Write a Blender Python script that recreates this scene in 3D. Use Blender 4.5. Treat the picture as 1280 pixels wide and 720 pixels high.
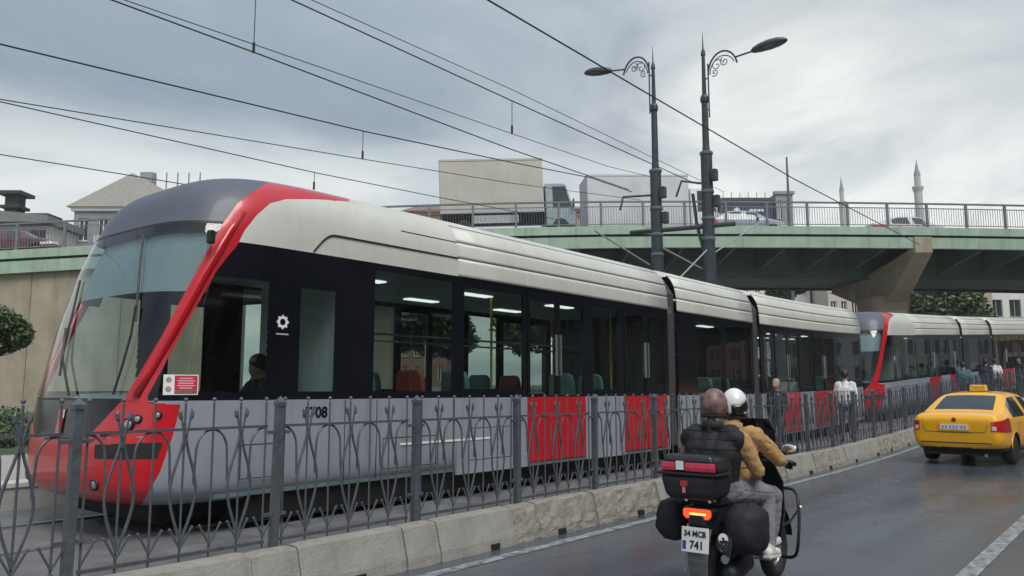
import bpy, math, random
from mathutils import Vector, Matrix
from mathutils.bvhtree import BVHTree
R = math.radians
for o in list(bpy.data.objects): bpy.data.objects.remove(o)
scene = bpy.context.scene
col = scene.collection
rng = random.Random(7)

# ------------------------------------------------------------------ camera
# World axes: +X runs along the street (away), +Y to its left, metres.
F_PX, HOR, CAM_H = 1000.0, 487.0, 1.6
PITCH = math.atan((HOR - 360) / F_PX)
YAW = math.atan2(815, F_PX / math.cos(PITCH))      # street heads this far right of the view
cam_data = bpy.data.cameras.new('camera')
cam_data.sensor_width = 36.0
cam_data.lens = 36.0 * F_PX / 1280.0
cam_data.clip_start = 0.05
cam_data.clip_end = 6000
cam = bpy.data.objects.new('camera', cam_data)
cam.location = (0, 0, CAM_H)
cam.rotation_euler = (R(90) + PITCH, 0, YAW - R(90))
col.objects.link(cam)
scene.camera = cam
scene.render.resolution_x, scene.render.resolution_y = 1024, 576

# ------------------------------------------------------------------ sky and sun
SUN_AZ, SUN_EL = R(-118.0), R(54.0)                    # azimuth from +X towards +Y
world = bpy.data.worlds.new('World'); scene.world = world
world.use_nodes = True
def make_world():
    nt = world.node_tree; nt.nodes.clear(); N = nt.nodes.new; L = nt.links.new
    out = N('ShaderNodeOutputWorld'); bg = N('ShaderNodeBackground'); bg.inputs[1].default_value = 0.1
    L(bg.outputs[0], out.inputs[0])
    sky = N('ShaderNodeTexSky'); sky.sky_type = 'NISHITA'; sky.sun_disc = False
    sky.sun_elevation = SUN_EL; sky.sun_rotation = R(90) - SUN_AZ; sky.dust_density = 3
    tc = N('ShaderNodeTexCoord'); sep = N('ShaderNodeSeparateXYZ'); L(tc.outputs['Generated'], sep.inputs[0])
    def math_(op, a, b=None, clamp=False):
        n = N('ShaderNodeMath'); n.operation = op; n.use_clamp = clamp
        for i, q in enumerate((a, b)):
            if q is None: continue
            if isinstance(q, (int, float)): n.inputs[i].default_value = q
            else: L(q, n.inputs[i])
        return n.outputs[0]
    zc = math_('MAXIMUM', math_('ADD', sep.outputs[2], 0.16), 0.05)
    comb = N('ShaderNodeCombineXYZ')
    L(math_('DIVIDE', sep.outputs[0], zc), comb.inputs[0]); L(math_('DIVIDE', sep.outputs[1], zc), comb.inputs[1])
    def noise(scale, detail, off, rough=.55, dist=0.4):
        mp = N('ShaderNodeMapping'); mp.inputs['Location'].default_value = off
        L(comb.outputs[0], mp.inputs[0])
        n = N('ShaderNodeTexNoise'); n.inputs['Scale'].default_value = scale; n.inputs['Detail'].default_value = detail
        n.inputs['Roughness'].default_value = rough; n.inputs['Distortion'].default_value = dist
        L(mp.outputs[0], n.inputs[0]); return n.outputs[0]
    def ramp(f, stops):
        r = N('ShaderNodeValToRGB'); e = r.color_ramp.elements
        e[0].position, e[0].color = stops[0][0], stops[0][1] + (1,)
        e[1].position, e[1].color = stops[-1][0], stops[-1][1] + (1,)
        for p, c in stops[1:-1]:
            k = e.new(p); k.color = c + (1,)
        r.color_ramp.interpolation = 'EASE'
        L(f, r.inputs[0]); return r.outputs[0]
    def mix(f, a, b, mode='MIX'):
        m = N('ShaderNodeMix'); m.data_type = 'RGBA'; m.blend_type = mode
        if isinstance(f, float): m.inputs[0].default_value = f
        else: L(f, m.inputs[0])
        for q, i in ((a, 6), (b, 7)):
            if isinstance(q, tuple): m.inputs[i].default_value = q + (1,)
            else: L(q, m.inputs[i])
        return m.outputs[2]
    # overcast deck: slate blue overhead, paling to warm grey at the horizon
    base = ramp(sep.outputs[2], [(0.0, (.50, .50, .475)), (.12, (.49, .50, .485)), (.22, (.385, .415, .43)), (.34, (.168, .208, .252)), (.50, (.20, .242, .288)), (1.0, (.42, .465, .51))])
    big = noise(.55, 3, (3.1, .7, 0))
    mid = noise(1.5, 6, (0.3, 4.7, 0), .6, .8)
    dark = ramp(big, [(.36, (.70, .75, .81)), (.5, (1, 1, 1)), (.64, (1.25, 1.21, 1.14))])
    det = ramp(mid, [(.34, (.83, .85, .88)), (.52, (1, 1, 1)), (.70, (1.15, 1.13, 1.09))])
    c = mix(1.0, mix(1.0, base, dark, 'MULTIPLY'), det, 'MULTIPLY')
    # thinner, paler cloud low ahead along the street
    dv = N('ShaderNodeVectorMath'); dv.operation = 'DOT_PRODUCT'
    L(tc.outputs['Generated'], dv.inputs[0])
    ga, ge = R(19), R(17)
    dv.inputs[1].default_value = (math.cos(ga) * math.cos(ge), math.sin(ga) * math.cos(ge), math.sin(ge))
    g = math_('POWER', math_('MAXIMUM', dv.outputs['Value'], 0.0), 24.0)
    g2 = math_('MULTIPLY', g, math_('ADD', math_('MULTIPLY', mid, 1.5), -.25), True)
    c = mix(math_('MULTIPLY', g2, .85), c, (.76, .75, .69))
    ten = mix(1.0, c, (10.0, 10.0, 10.0), 'MULTIPLY')
    fin = mix(.94, sky.outputs[0], ten)
    L(fin, bg.inputs[0])
make_world()
sun_data = bpy.data.lights.new('sun', 'SUN'); sun_data.energy = 1.5; sun_data.angle = R(35); sun_data.color = (1, .97, .92)
sun = bpy.data.objects.new('sun', sun_data); col.objects.link(sun)
sun.rotation_euler = (R(90) - SUN_EL, 0, SUN_AZ + R(90))
vs = scene.view_settings
vs.view_transform = 'Standard'; vs.look = 'None'; vs.gamma = 1.0; vs.exposure = 0.9
scene.cycles.max_bounces = 10; scene.cycles.transparent_max_bounces = 16

# ------------------------------------------------------------------ photo -> place
CA, SA, CP, SP = math.cos(YAW), math.sin(YAW), math.cos(PITCH), math.sin(PITCH)
def ray(px, py):
    cx, cy = px - 640, 360 - py
    fy = F_PX * CP - cy * SP; uz = F_PX * SP + cy * CP
    return Vector((cx * SA + fy * CA, -cx * CA + fy * SA, uz))
def on_y(px, py, y):
    r = ray(px, py); k = y / r.y; return r.x * k, CAM_H + r.z * k      # (x, z) on a plane along the street
def on_z(px, py, z):
    r = ray(px, py); k = (z - CAM_H) / r.z; return r.x * k, r.y * k
def project(x, y, z):
    X = x * SA - y * CA; Y = x * CA + y * SA; z -= CAM_H
    zc = Y * CP + z * SP; yc = -Y * SP + z * CP
    return 640 + F_PX * X / zc, 360 - F_PX * yc / zc
def view(X, Y, z=0.0):                                # metres right of / ahead of the view -> world
    return Vector((X * SA + Y * CA, -X * CA + Y * SA, z))
def at_depth(px, py, Y):                              # pixel at a known distance ahead
    r = ray(px, py); fy = r.x * CA + r.y * SA; k = Y / fy
    return Vector((r.x * k, r.y * k, CAM_H + r.z * k))
def rise(x):                                          # the street climbs gently towards the bridge
    if x < 15: return 0.0
    if x < 28: return .00192 * (x - 15) ** 2
    if x < 70: return .3245 + .05 * (x - 28)
    return 2.4245
def sway(x):                                          # and bends slightly to the right
    if x < 26: return 0.0
    if x < 62: return -.005 * (x - 26) ** 2
    return -6.48 - .36 * (x - 62)
def heading(x): return math.atan2(sway(x + .2) - sway(x - .2), .4)
BED = 0.25

# ------------------------------------------------------------------ materials
MATS = {}
def mat(name, color=(.5, .5, .5), rough=.5, metal=0.0, var=0.12, scale=6.0, bump=0.0, bscale=60.0, spec=.5, coat=0.0, emit=None, estr=0.0, rvar=0.0, dirt=None, dscale=2.0, damt=.5, sheen=0.0, streak=False):
    if name in MATS: return MATS[name]
    m = bpy.data.materials.new(name); m.use_nodes = True; MATS[name] = m
    nt = m.node_tree; b = nt.nodes['Principled BSDF']; N = nt.nodes.new; L = nt.links.new
    b.inputs['Roughness'].default_value = rough; b.inputs['Metallic'].default_value = metal
    b.inputs['Specular IOR Level'].default_value = spec; b.inputs['Coat Weight'].default_value = coat
    b.inputs['Coat Roughness'].default_value = .08; b.inputs['Sheen Weight'].default_value = sheen
    tc = N('ShaderNodeTexCoord'); src = tc.outputs['Object']
    n = N('ShaderNodeTexNoise'); n.inputs['Scale'].default_value = scale; n.inputs['Detail'].default_value = 6; n.inputs['Roughness'].default_value = .6
    L(src, n.inputs[0])
    r = N('ShaderNodeValToRGB'); e = r.color_ramp.elements
    e[0].position, e[1].position = .3, .7
    e[0].color = tuple(c * (1 - var) for c in color) + (1,); e[1].color = tuple(min(1, c * (1 + var)) for c in color) + (1,)
    L(n.outputs[0], r.inputs[0]); cout = r.outputs[0]
    if dirt:
        n2 = N('ShaderNodeTexNoise'); n2.inputs['Scale'].default_value = dscale; n2.inputs['Detail'].default_value = 8; n2.inputs['Roughness'].default_value = .7
        if streak:
            mp = N('ShaderNodeMapping'); mp.inputs['Scale'].default_value = (1, 1, .09); L(src, mp.inputs[0]); L(mp.outputs[0], n2.inputs[0])
        else: L(src, n2.inputs[0])
        r2 = N('ShaderNodeValToRGB'); r2.color_ramp.elements[0].position = .48; r2.color_ramp.elements[1].position = .72
        r2.color_ramp.elements[1].color = (damt, damt, damt, 1)
        L(n2.outputs[0], r2.inputs[0])
        mx = N('ShaderNodeMix'); mx.data_type = 'RGBA'; L(r2.outputs[0], mx.inputs[0]); L(cout, mx.inputs[6]); mx.inputs[7].default_value = dirt + (1,)
        cout = mx.outputs[2]
    L(cout, b.inputs['Base Color'])
    if rvar:
        mr = N('ShaderNodeMapRange'); mr.inputs['From Min'].default_value = .3; mr.inputs['From Max'].default_value = .7
        mr.inputs['To Min'].default_value = max(.02, rough - rvar); mr.inputs['To Max'].default_value = min(1, rough + rvar)
        L(n.outputs[0], mr.inputs[0]); L(mr.outputs[0], b.inputs['Roughness'])
    if bump:
        nb = N('ShaderNodeTexNoise'); nb.inputs['Scale'].default_value = bscale; nb.inputs['Detail'].default_value = 6
        L(src, nb.inputs[0]); bp = N('ShaderNodeBump'); bp.inputs['Strength'].default_value = bump; bp.inputs['Distance'].default_value = .02
        L(nb.outputs[0], bp.inputs['Height']); L(bp.outputs[0], b.inputs['Normal'])
    if emit:
        b.inputs['Emission Color'].default_value = emit + (1,); b.inputs['Emission Strength'].default_value = estr
    return m
def glass(name, tint=(.3, .36, .36), rough=.02, ior=1.5, gain=1.0):
    if name in MATS: return MATS[name]
    m = bpy.data.materials.new(name); m.use_nodes = True; MATS[name] = m
    nt = m.node_tree; nt.nodes.clear(); N = nt.nodes.new; L = nt.links.new
    out = N('ShaderNodeOutputMaterial'); mx = N('ShaderNodeMixShader'); tr = N('ShaderNodeBsdfTransparent'); gl = N('ShaderNodeBsdfGlossy')
    tc = N('ShaderNodeTexCoord'); n = N('ShaderNodeTexNoise'); n.inputs['Scale'].default_value = 1.3; L(tc.outputs['Object'], n.inputs[0])
    bp = N('ShaderNodeBump'); bp.inputs['Strength'].default_value = .05; bp.inputs['Distance'].default_value = .02; L(n.outputs[0], bp.inputs['Height']); L(bp.outputs[0], gl.inputs['Normal'])
    # Schlick reflectance from either side of the thin pane
    geo = N('ShaderNodeNewGeometry'); dt = N('ShaderNodeVectorMath'); dt.operation = 'DOT_PRODUCT'; L(geo.outputs['Incoming'], dt.inputs[0]); L(geo.outputs['Normal'], dt.inputs[1])
    def mth(op, a, b=None):
        n_ = N('ShaderNodeMath'); n_.operation = op
        for i, q in enumerate((a, b)):
            if q is None: continue
            if isinstance(q, float): n_.inputs[i].default_value = q
            else: L(q, n_.inputs[i])
        return n_.outputs[0]
    f0 = ((ior - 1) / (ior + 1)) ** 2
    fac = mth('ADD', mth('MULTIPLY', mth('POWER', mth('SUBTRACT', 1.0, mth('ABSOLUTE', dt.outputs['Value'])), 5.0), 1.0 - f0), f0)
    tr.inputs[0].default_value = tint + (1,); gl.inputs['Roughness'].default_value = rough
    gl.inputs['Color'].default_value = (gain, gain, gain, 1)
    L(fac, mx.inputs[0]); L(tr.outputs[0], mx.inputs[1]); L(gl.outputs[0], mx.inputs[2]); L(mx.outputs[0], out.inputs[0])
    return m

# ------------------------------------------------------------------ mesh helpers
class MB:
    def __init__(self): self.v = []; self.f = []
    def add(self, vs, fs):
        o = len(self.v); self.v += [tuple(p) for p in vs]; self.f += [tuple(i + o for i in f) for f in fs]; return self
    def box(self, x0, x1, y0, y1, z0, z1, M=None):
        vs = [Vector((x, y, z)) for z in (z0, z1) for y in (y0, y1) for x in (x0, x1)]
        if M is not None: vs = [M @ p for p in vs]
        return self.add(vs, [(0, 2, 3, 1), (4, 5, 7, 6), (0, 1, 5, 4), (2, 6, 7, 3), (0, 4, 6, 2), (1, 3, 7, 5)])
    def cbox(self, c, size, M=None):
        a, b, d = size[0] / 2, size[1] / 2, size[2] / 2
        T = Matrix.Translation(c) @ (M.to_4x4() if M is not None else Matrix())
        return self.box(-a, a, -b, b, -d, d, T)
    def tube(self, pts, r, n=8, cap=True, sx=1.0, closed=False):
        pts = [Vector(p) for p in pts]; k = len(pts)
        rs = r if isinstance(r, (list, tuple)) else [r] * k
        rings = []; prev = None
        for i, p in enumerate(pts):
            a = pts[i - 1] if (i or closed) else p; b = pts[(i + 1) % k] if (i < k - 1 or closed) else p
            t = (b - a); t = t.normalized() if t.length > 1e-9 else Vector((0, 0, 1))
            if prev is None:
                u = t.orthogonal().normalized() if abs(t.z) > .99 else Vector((0, 0, 1)).cross(t).normalized()
            else:
                u = prev - t * prev.dot(t); u = u.normalized() if u.length > 1e-6 else t.orthogonal().normalized()
            prev = u; w = t.cross(u)
            rings.append([p + (u * math.cos(2 * math.pi * j / n) * sx + w * math.sin(2 * math.pi * j / n)) * rs[i] for j in range(n)])
        o = len(self.v); self.v += [tuple(q) for g in rings for q in g]
        for i in range(k if closed else k - 1):
            i2 = (i + 1) % k
            for j in range(n):
                self.f.append((o + i * n + j, o + i * n + (j + 1) % n, o + i2 * n + (j + 1) % n, o + i2 * n + j))
        if cap and not closed:
            self.f.append(tuple(o + j for j in reversed(range(n)))); self.f.append(tuple(o + (k - 1) * n + j for j in range(n)))
        return self
    def lathe(self, prof, n=16, M=None):
        o = len(self.v); k = len(prof)
        for r, z in prof:
            for j in range(n):
                p = Vector((r * math.cos(2 * math.pi * j / n), r * math.sin(2 * math.pi * j / n), z))
                self.v.append(tuple(M @ p if M is not None else p))
        for i in range(k - 1):
            for j in range(n): self.f.append((o + i * n + j, o + i * n + (j + 1) % n, o + (i + 1) * n + (j + 1) % n, o + (i + 1) * n + j))
        self.f.append(tuple(o + j for j in reversed(range(n)))); self.f.append(tuple(o + (k - 1) * n + j for j in range(n)))
        return self
    def ball(self, c, r, n=10, m=7, M=None):
        r = r if isinstance(r, (tuple, list)) else (r, r, r); c = Vector(c)
        o = len(self.v)
        for i in range(m + 1):
            a = math.pi * i / m
            for j in range(n):
                b = 2 * math.pi * j / n
                p = Vector((r[0] * math.sin(a) * math.cos(b), r[1] * math.sin(a) * math.sin(b), -r[2] * math.cos(a)))
                self.v.append(tuple(c + (M @ p if M is not None else p)))
        for i in range(m):
            for j in range(n): self.f.append((o + i * n + j, o + i * n + (j + 1) % n, o + (i + 1) * n + (j + 1) % n, o + (i + 1) * n + j))
        return self
    def prism(self, poly, f0, f1):                     # poly: 2-D points, f0/f1 map (a, b) -> 3-D for the two ends
        k = len(poly); o = len(self.v)
        self.v += [tuple(f0(*p)) for p in poly] + [tuple(f1(*p)) for p in poly]
        self.f.append(tuple(o + i for i in reversed(range(k)))); self.f.append(tuple(o + k + i for i in range(k)))
        for i in range(k): self.f.append((o + i, o + (i + 1) % k, o + k + (i + 1) % k, o + k + i))
        return self
    def loft(self, rings, cap=True, closed=True):
        o = len(self.v); n = len(rings[0]); self.v += [tuple(p) for g in rings for p in g]
        for i in range(len(rings) - 1):
            for j in range(n if closed else n - 1): self.f.append((o + i * n + j, o + i * n + (j + 1) % n, o + (i + 1) * n + (j + 1) % n, o + (i + 1) * n + j))
        if cap: self.f.append(tuple(o + j for j in reversed(range(n)))); self.f.append(tuple(o + (len(rings) - 1) * n + j for j in range(n)))
        return self
    def build(self, name, m, parent=None, smooth=False, bevel=0.0, bseg=2, xf=None, sub=0, fix=True, link=True):
        me = bpy.data.meshes.new(name)
        vs = [xf(p) for p in self.v] if xf else self.v
        me.from_pydata([tuple(p) for p in vs], [], self.f)
        if fix:
            import bmesh
            bm = bmesh.new(); bm.from_mesh(me); bmesh.ops.recalc_face_normals(bm, faces=bm.faces); bm.to_mesh(me); bm.free()
        me.update()
        if smooth: me.polygons.foreach_set('use_smooth', [True] * len(me.polygons))
        me.materials.append(m)
        o = bpy.data.objects.new(name, me)
        if link: col.objects.link(o)
        if parent is not None: o.parent = parent
        if bevel:
            b = o.modifiers.new('bevel', 'BEVEL'); b.width = bevel; b.segments = bseg; b.limit_method = 'ANGLE'; b.angle_limit = R(40)
        if sub:
            q = o.modifiers.new('sub', 'SUBSURF'); q.levels = q.render_levels = sub
        if smooth and bevel: pass
        return o
def empty(name, loc=(0, 0, 0), rz=0.0):
    o = bpy.data.objects.new(name, None); o.location = loc; o.rotation_euler = (0, 0, rz); o.empty_display_size = .2; col.objects.link(o); return o
def tag(o, label=None, cat=None, group=None, kind=None):
    if label: o['label'] = label
    if cat: o['category'] = cat
    if group: o['group'] = group
    if kind: o['kind'] = kind
    return o
def link_copy(o, parent=None):
    c = o.copy(); col.objects.link(c); c.parent = parent
    for ch in list(o.children): link_copy(ch, c)
    return c
SIDE_SCENE = bpy.data.scenes.new('workbench')             # small scene for evaluating modifiers, removed at the end
def evaluated(o):
    SIDE_SCENE.collection.objects.link(o); vl = SIDE_SCENE.view_layers[0]; vl.update()
    me = bpy.data.meshes.new_from_object(o.evaluated_get(vl.depsgraph)); bpy.data.objects.remove(o); return me
def text(name, s, size, M, m, parent=None, xf=None, align='CENTER', depth=.0015, bold=0.0, sxy=(1, 1)):
    cu = bpy.data.curves.new(name, 'FONT'); cu.body = s; cu.size = size; cu.align_x = align; cu.align_y = 'CENTER'; cu.extrude = depth; cu.offset = bold
    me = evaluated(bpy.data.objects.new(name, cu))
    for v in me.vertices:
        p = M @ Vector((v.co.x * sxy[0], v.co.y * sxy[1], v.co.z)); v.co = xf(p) if xf else p
    me.materials.clear(); me.materials.append(m); me.name = name
    o = bpy.data.objects.new(name, me); col.objects.link(o); o.parent = parent; return o
def frame(origin, ax, ay):                              # matrix with local x, y along ax, ay
    ax = Vector(ax).normalized(); ay = Vector(ay).normalized(); az = ax.cross(ay)
    return Matrix(((ax.x, ay.x, az.x, origin[0]), (ax.y, ay.y, az.y, origin[1]), (ax.z, ay.z, az.z, origin[2]), (0, 0, 0, 1)))
def smooth_pts(p, k=4):                                  # round off a polyline
    out = []
    for i in range(len(p) - 1):
        a, b_, c, d = [Vector(p[max(0, min(len(p) - 1, j))]) for j in (i - 1, i, i + 1, i + 2)]
        for q in range(k):
            t = q / k; out.append(.5 * ((2 * b_) + (c - a) * t + (2 * a - 5 * b_ + 4 * c - d) * t * t + (3 * b_ - a - 3 * c + d) * t ** 3))
    out.append(Vector(p[-1])); return out
def lerp(a, b, t): return a + (b - a) * t
def interp(xs, ys, x):
    if x <= xs[0]: return ys[0]
    for i in range(len(xs) - 1):
        if x <= xs[i + 1]: return lerp(ys[i], ys[i + 1], (x - xs[i]) / (xs[i + 1] - xs[i]))
    return ys[-1]

# ================================================================== the setting
def strip(name, m, y0, y1, x0, x1, z, step=2.0, thick=0.0, ny=1):
    b = MB(); n = max(1, int((x1 - x0) / step)); xs = [lerp(x0, x1, i / n) for i in range(n + 1)]
    for x in xs:
        for j in range(ny + 1): b.v.append((x, lerp(y0, y1, j / ny) + sway(x), z + rise(x)))
    w = ny + 1
    for i in range(n):
        for j in range(ny): b.f.append((i * w + j, (i + 1) * w + j, (i + 1) * w + j + 1, i * w + j + 1))
    if thick:
        o = len(b.v)
        for x in xs: b.v += [(x, y0 + sway(x), z + rise(x)), (x, y0 + sway(x), z + rise(x) - thick), (x, y1 + sway(x), z + rise(x)), (x, y1 + sway(x), z + rise(x) - thick)]
        for i in range(n):
            a = o + 4 * i; c = a + 4
            b.f += [(a, a + 1, c + 1, c), (a + 2, c + 2, c + 3, a + 3)]
    return tag(b.build(name, m, fix=False), kind='structure')
def asphalt_mat():
    m = mat('wet_asphalt', (.05, .053, .058), .32, var=.25, scale=.9)
    nt = m.node_tree; b = nt.nodes['Principled BSDF']; N = nt.nodes.new; L = nt.links.new
    tc = N('ShaderNodeTexCoord')
    mp = N('ShaderNodeMapping'); mp.inputs['Scale'].default_value = (.10, .9, 1); L(tc.outputs['Object'], mp.inputs[0])
    n1 = N('ShaderNodeTexNoise'); n1.inputs['Scale'].default_value = 1.3; n1.inputs['Detail'].default_value = 5; L(mp.outputs[0], n1.inputs[0])
    n3 = N('ShaderNodeTexNoise'); n3.inputs['Scale'].default_value = 150; n3.inputs['Detail'].default_value = 3; L(tc.outputs['Object'], n3.inputs[0])
    n4 = N('ShaderNodeTexNoise'); n4.inputs['Scale'].default_value = .55; n4.inputs['Detail'].default_value = 7; n4.inputs['Roughness'].default_value = .62; L(tc.outputs['Object'], n4.inputs[0])
    ad = N('ShaderNodeMath'); ad.operation = 'ADD'; L(n1.outputs[0], ad.inputs[0]); L(n4.outputs[0], ad.inputs[1])
    mr = N('ShaderNodeMapRange'); mr.inputs['From Min'].default_value = .75; mr.inputs['From Max'].default_value = 1.25; mr.inputs['To Min'].default_value = .13; mr.inputs['To Max'].default_value = .33
    L(ad.outputs[0], mr.inputs[0]); L(mr.outputs[0], b.inputs['Roughness'])
    r = N('ShaderNodeValToRGB'); e = r.color_ramp.elements; e[0].position = .38; e[1].position = .64
    e[0].color = (.056, .069, .090, 1); e[1].color = (.088, .104, .128, 1); L(n1.outputs[0], r.inputs[0])
    mx = N('ShaderNodeMix'); mx.data_type = 'RGBA'; mx.blend_type = 'MULTIPLY'; mx.inputs[0].default_value = .8
    r3 = N('ShaderNodeValToRGB'); r3.color_ramp.elements[0].position = .3; r3.color_ramp.elements[1].position = .75; r3.color_ramp.elements[0].color = (.5, .5, .5, 1); r3.color_ramp.elements[1].color = (1.45, 1.45, 1.45, 1)
    L(n3.outputs[0], r3.inputs[0]); L(r.outputs[0], mx.inputs[6]); L(r3.outputs[0], mx.inputs[7])
    # cracks
    v = N('ShaderNodeTexVoronoi'); v.feature = 'DISTANCE_TO_EDGE'; v.inputs['Scale'].default_value = .33
    nd = N('ShaderNodeVectorMath'); nd.operation = 'ADD'; L(tc.outputs['Object'], nd.inputs[0])
    ns = N('ShaderNodeTexNoise'); ns.inputs['Scale'].default_value = 1.6; ns.inputs['Detail'].default_value = 8; L(tc.outputs['Object'], ns.inputs[0]); L(ns.outputs['Color'], nd.inputs[1]); L(nd.outputs[0], v.inputs[0])
    rc = N('ShaderNodeValToRGB'); rc.color_ramp.elements[0].position = .0; rc.color_ramp.elements[1].position = .008
    rc.color_ramp.elements[0].color = (.5, .5, .5, 1); L(v.outputs['Distance'], rc.inputs[0])
    mx2 = N('ShaderNodeMix'); mx2.data_type = 'RGBA'; mx2.blend_type = 'MULTIPLY'; mx2.inputs[0].default_value = 1; L(mx.outputs[2], mx2.inputs[6]); L(rc.outputs[0], mx2.inputs[7])
    L(mx2.outputs[2], b.inputs['Base Color'])
    bp = N('ShaderNodeBump'); bp.inputs['Strength'].default_value = .20; bp.inputs['Distance'].default_value = .005; L(n3.outputs[0], bp.inputs['Height']); L(bp.outputs[0], b.inputs['Normal'])
    return m
M_ASPH = asphalt_mat()
def paint_mat():
    m = mat('worn_road_paint', (.62, .63, .63), .45, var=.1)
    nt = m.node_tree; b = nt.nodes['Principled BSDF']; N = nt.nodes.new; L = nt.links.new
    tc = N('ShaderNodeTexCoord'); n = N('ShaderNodeTexNoise'); n.inputs['Scale'].default_value = 9; n.inputs['Detail'].default_value = 8; n.inputs['Roughness'].default_value = .72; L(tc.outputs['Object'], n.inputs[0])
    r = N('ShaderNodeValToRGB'); e = r.color_ramp.elements; e[0].position = .40; e[1].position = .64; e[0].color = (.09, .095, .105, 1); e[1].color = (.40, .41, .42, 1)
    L(n.outputs[0], r.inputs[0]); L(r.outputs[0], b.inputs['Base Color']); return m
M_PAINT = paint_mat()
M_CONC = mat('concrete', (.27, .26, .235), .85, var=.12, scale=3, bump=.4, bscale=45, dirt=(.14, .13, .115), dscale=5, damt=.6, streak=True)
M_CONC2 = mat('rough_concrete', (.25, .235, .205), .9, var=.2, scale=7, bump=.8, bscale=22, dirt=(.15, .14, .12), dscale=4, damt=.8)
M_GROUND = mat('city_ground', (.16, .16, .15), .9, var=.2, scale=.3)
M_BED = mat('track_bed', (.13, .13, .135), .6, var=.25, scale=2.5, bump=.4, bscale=40, rvar=.15)
M_PAVE = mat('paving', (.33, .32, .30), .7, var=.15, scale=2, bump=.25, bscale=30, dirt=(.2, .19, .18), damt=.6)
TRK = 8.225
M_RAIL = mat('rail_steel', (.42, .42, .43), .3, metal=.85, var=.15)

g = MB(); xs = [-3000, -200, -40] + [x for x in range(-20, 61, 2)] + [120, 400, 3000]; ys = [-3000, -200, -60, -11, 14, 30, 60, 200, 3000]
for x in xs:
    for y in ys: g.v.append((x, y, rise(x) - .03))
for i in range(len(xs) - 1):
    for j in range(len(ys) - 1): a = i * len(ys) + j; g.f.append((a, a + len(ys), a + len(ys) + 1, a + 1))
tag(g.build('ground', M_GROUND, fix=False), kind='structure')
strip('road', M_ASPH, -8.6, 5.6, -30, 130, 0.0, ny=4)
strip('pavement', M_PAVE, -14.5, -8.6, -30, 130, .14, thick=.3)
strip('track_bed', M_BED, 5.52, 10.2, -30, 130, BED, thick=.3)
strip('platform', M_PAVE, 10.2, 14.6, -30, 60, BED + .30, thick=.5)
strip('lawn_bank', mat('turf', (.075, .10, .045), .95, var=.4, scale=5, bump=.8, bscale=30), 14.6, 40, -40, 24, BED + .14, thick=.3)
strip('edge_line', M_PAINT, 5.02, 5.15, -20, 110, .004)
strip('lane_line', M_PAINT, 1.38, 1.53, -20, 110, .004)
# grooved rails of the track
for i, yr in enumerate((TRK - .7175, TRK + .7175)):
    b = MB(); n = 90
    xs = [lerp(-25, 120, k / n) for k in range(n + 1)]
    b.loft([[(x, y - .035, BED + rise(x) - .02), (x, y + .035, BED + rise(x) - .02), (x, y + .03, BED + rise(x) + .022), (x, y - .03, BED + rise(x) + .022)] for x in xs for y in (yr + sway(x),)])
    tag(b.build('rail', M_RAIL), kind='structure')
# platform edge stones (pale strip along the platform)
pe = MB(); pe.box(0, .97, 0, .34, 0, .06)
M_EDGE = mat('edge_stone', (.50, .48, .44), .7, var=.14, scale=4, bump=.2)
plat = bpy.data.objects['platform']
first = pe.build('edge_stone', M_EDGE, plat, bevel=.01)
for k in range(46):
    o = first if k == 0 else link_copy(first, plat)
    x = -14 + k * 1.0; o.location = (x, 10.18 + sway(x), BED + .245 + rise(x)); o.rotation_euler = (0, 0, heading(x))

# ------------------------------------------------------------------ concrete barrier at the foot of the fence
POST0, PITCHF = 2.36, 1.56
bar = empty('concrete_barrier', (0, 5.36, 0)); tag(bar, 'low weathered concrete barrier blocks in a row under the iron fence', 'barrier')
prof = [(0, -.02), (.015, .10), (.085, .355), (.10, .375), (.205, .38), (.22, .365), (.22, -.02)]
def block_mesh(L, rough, seed):
    r = random.Random(seed); n = max(3, int(L / .07)); fine = []
    for i in range(len(prof) - 1):
        a, c = prof[i], prof[i + 1]; k = 5 if i in (0, 1) else 1
        for q in range(k): fine.append((lerp(a[0], c[0], q / k), lerp(a[1], c[1], q / k)))
    fine.append(prof[-1]); rings = []
    import mathutils.noise as mn
    for i in range(n + 1):
        x = L * i / n; e = min(i, n - i); sh = .012 if e == 0 else 0
        ring = []
        for (y, z) in fine:
            amp = (.022 if rough else .004)
            d = mn.noise(Vector((x * 5 + seed * 7, z * 9, seed))) * amp + mn.noise(Vector((x * 14 + seed, z * 22, 3.3))) * amp * .6
            f = 1 if y < .1 and 0 < z < .36 else (.3 if z > .3 else 0)
            ring.append((x, y + sh - d * f + (.0 if not rough else .004), z - sh * (1 if z > .2 else 0) + d * .35 * (1 if z > .3 else 0)))
        rings.append(ring)
    b = MB(); b.loft(rings); return b
kinds = [(1.12, 0, 1), (1.12, 0, 2), (1.12, 1, 3), (1.12, 1, 4), (.415, 0, 5), (.415, 1, 6), (1.12, 0, 7)]
proto = []
for (L_, rg, sd) in kinds:
    o = block_mesh(L_, rg, sd).build('block', M_CONC2 if rg else M_CONC, bar, smooth=False); proto.append([o, False])
slotm = mat('drain_black', (.012, .012, .012), .8)
def place(kind, x, tilt=0):
    o, used = proto[kind]
    if used: o = link_copy(o, bar)
    proto[kind][1] = True
    p = rise(x + .5) - rise(x)
    o.location = (x, sway(x) + rng.uniform(-.012, .012), rise(x) + rng.uniform(-.012, .006)); o.rotation_euler = (rng.uniform(-.012, .012), -math.atan2(p, .5), heading(x + .5) + rng.uniform(-.006, .006))
    return o
slot = MB().box(0, .13, -.004, .05, .0, .055).build('drain_slot', slotm, bar); slot_used = False
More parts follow.
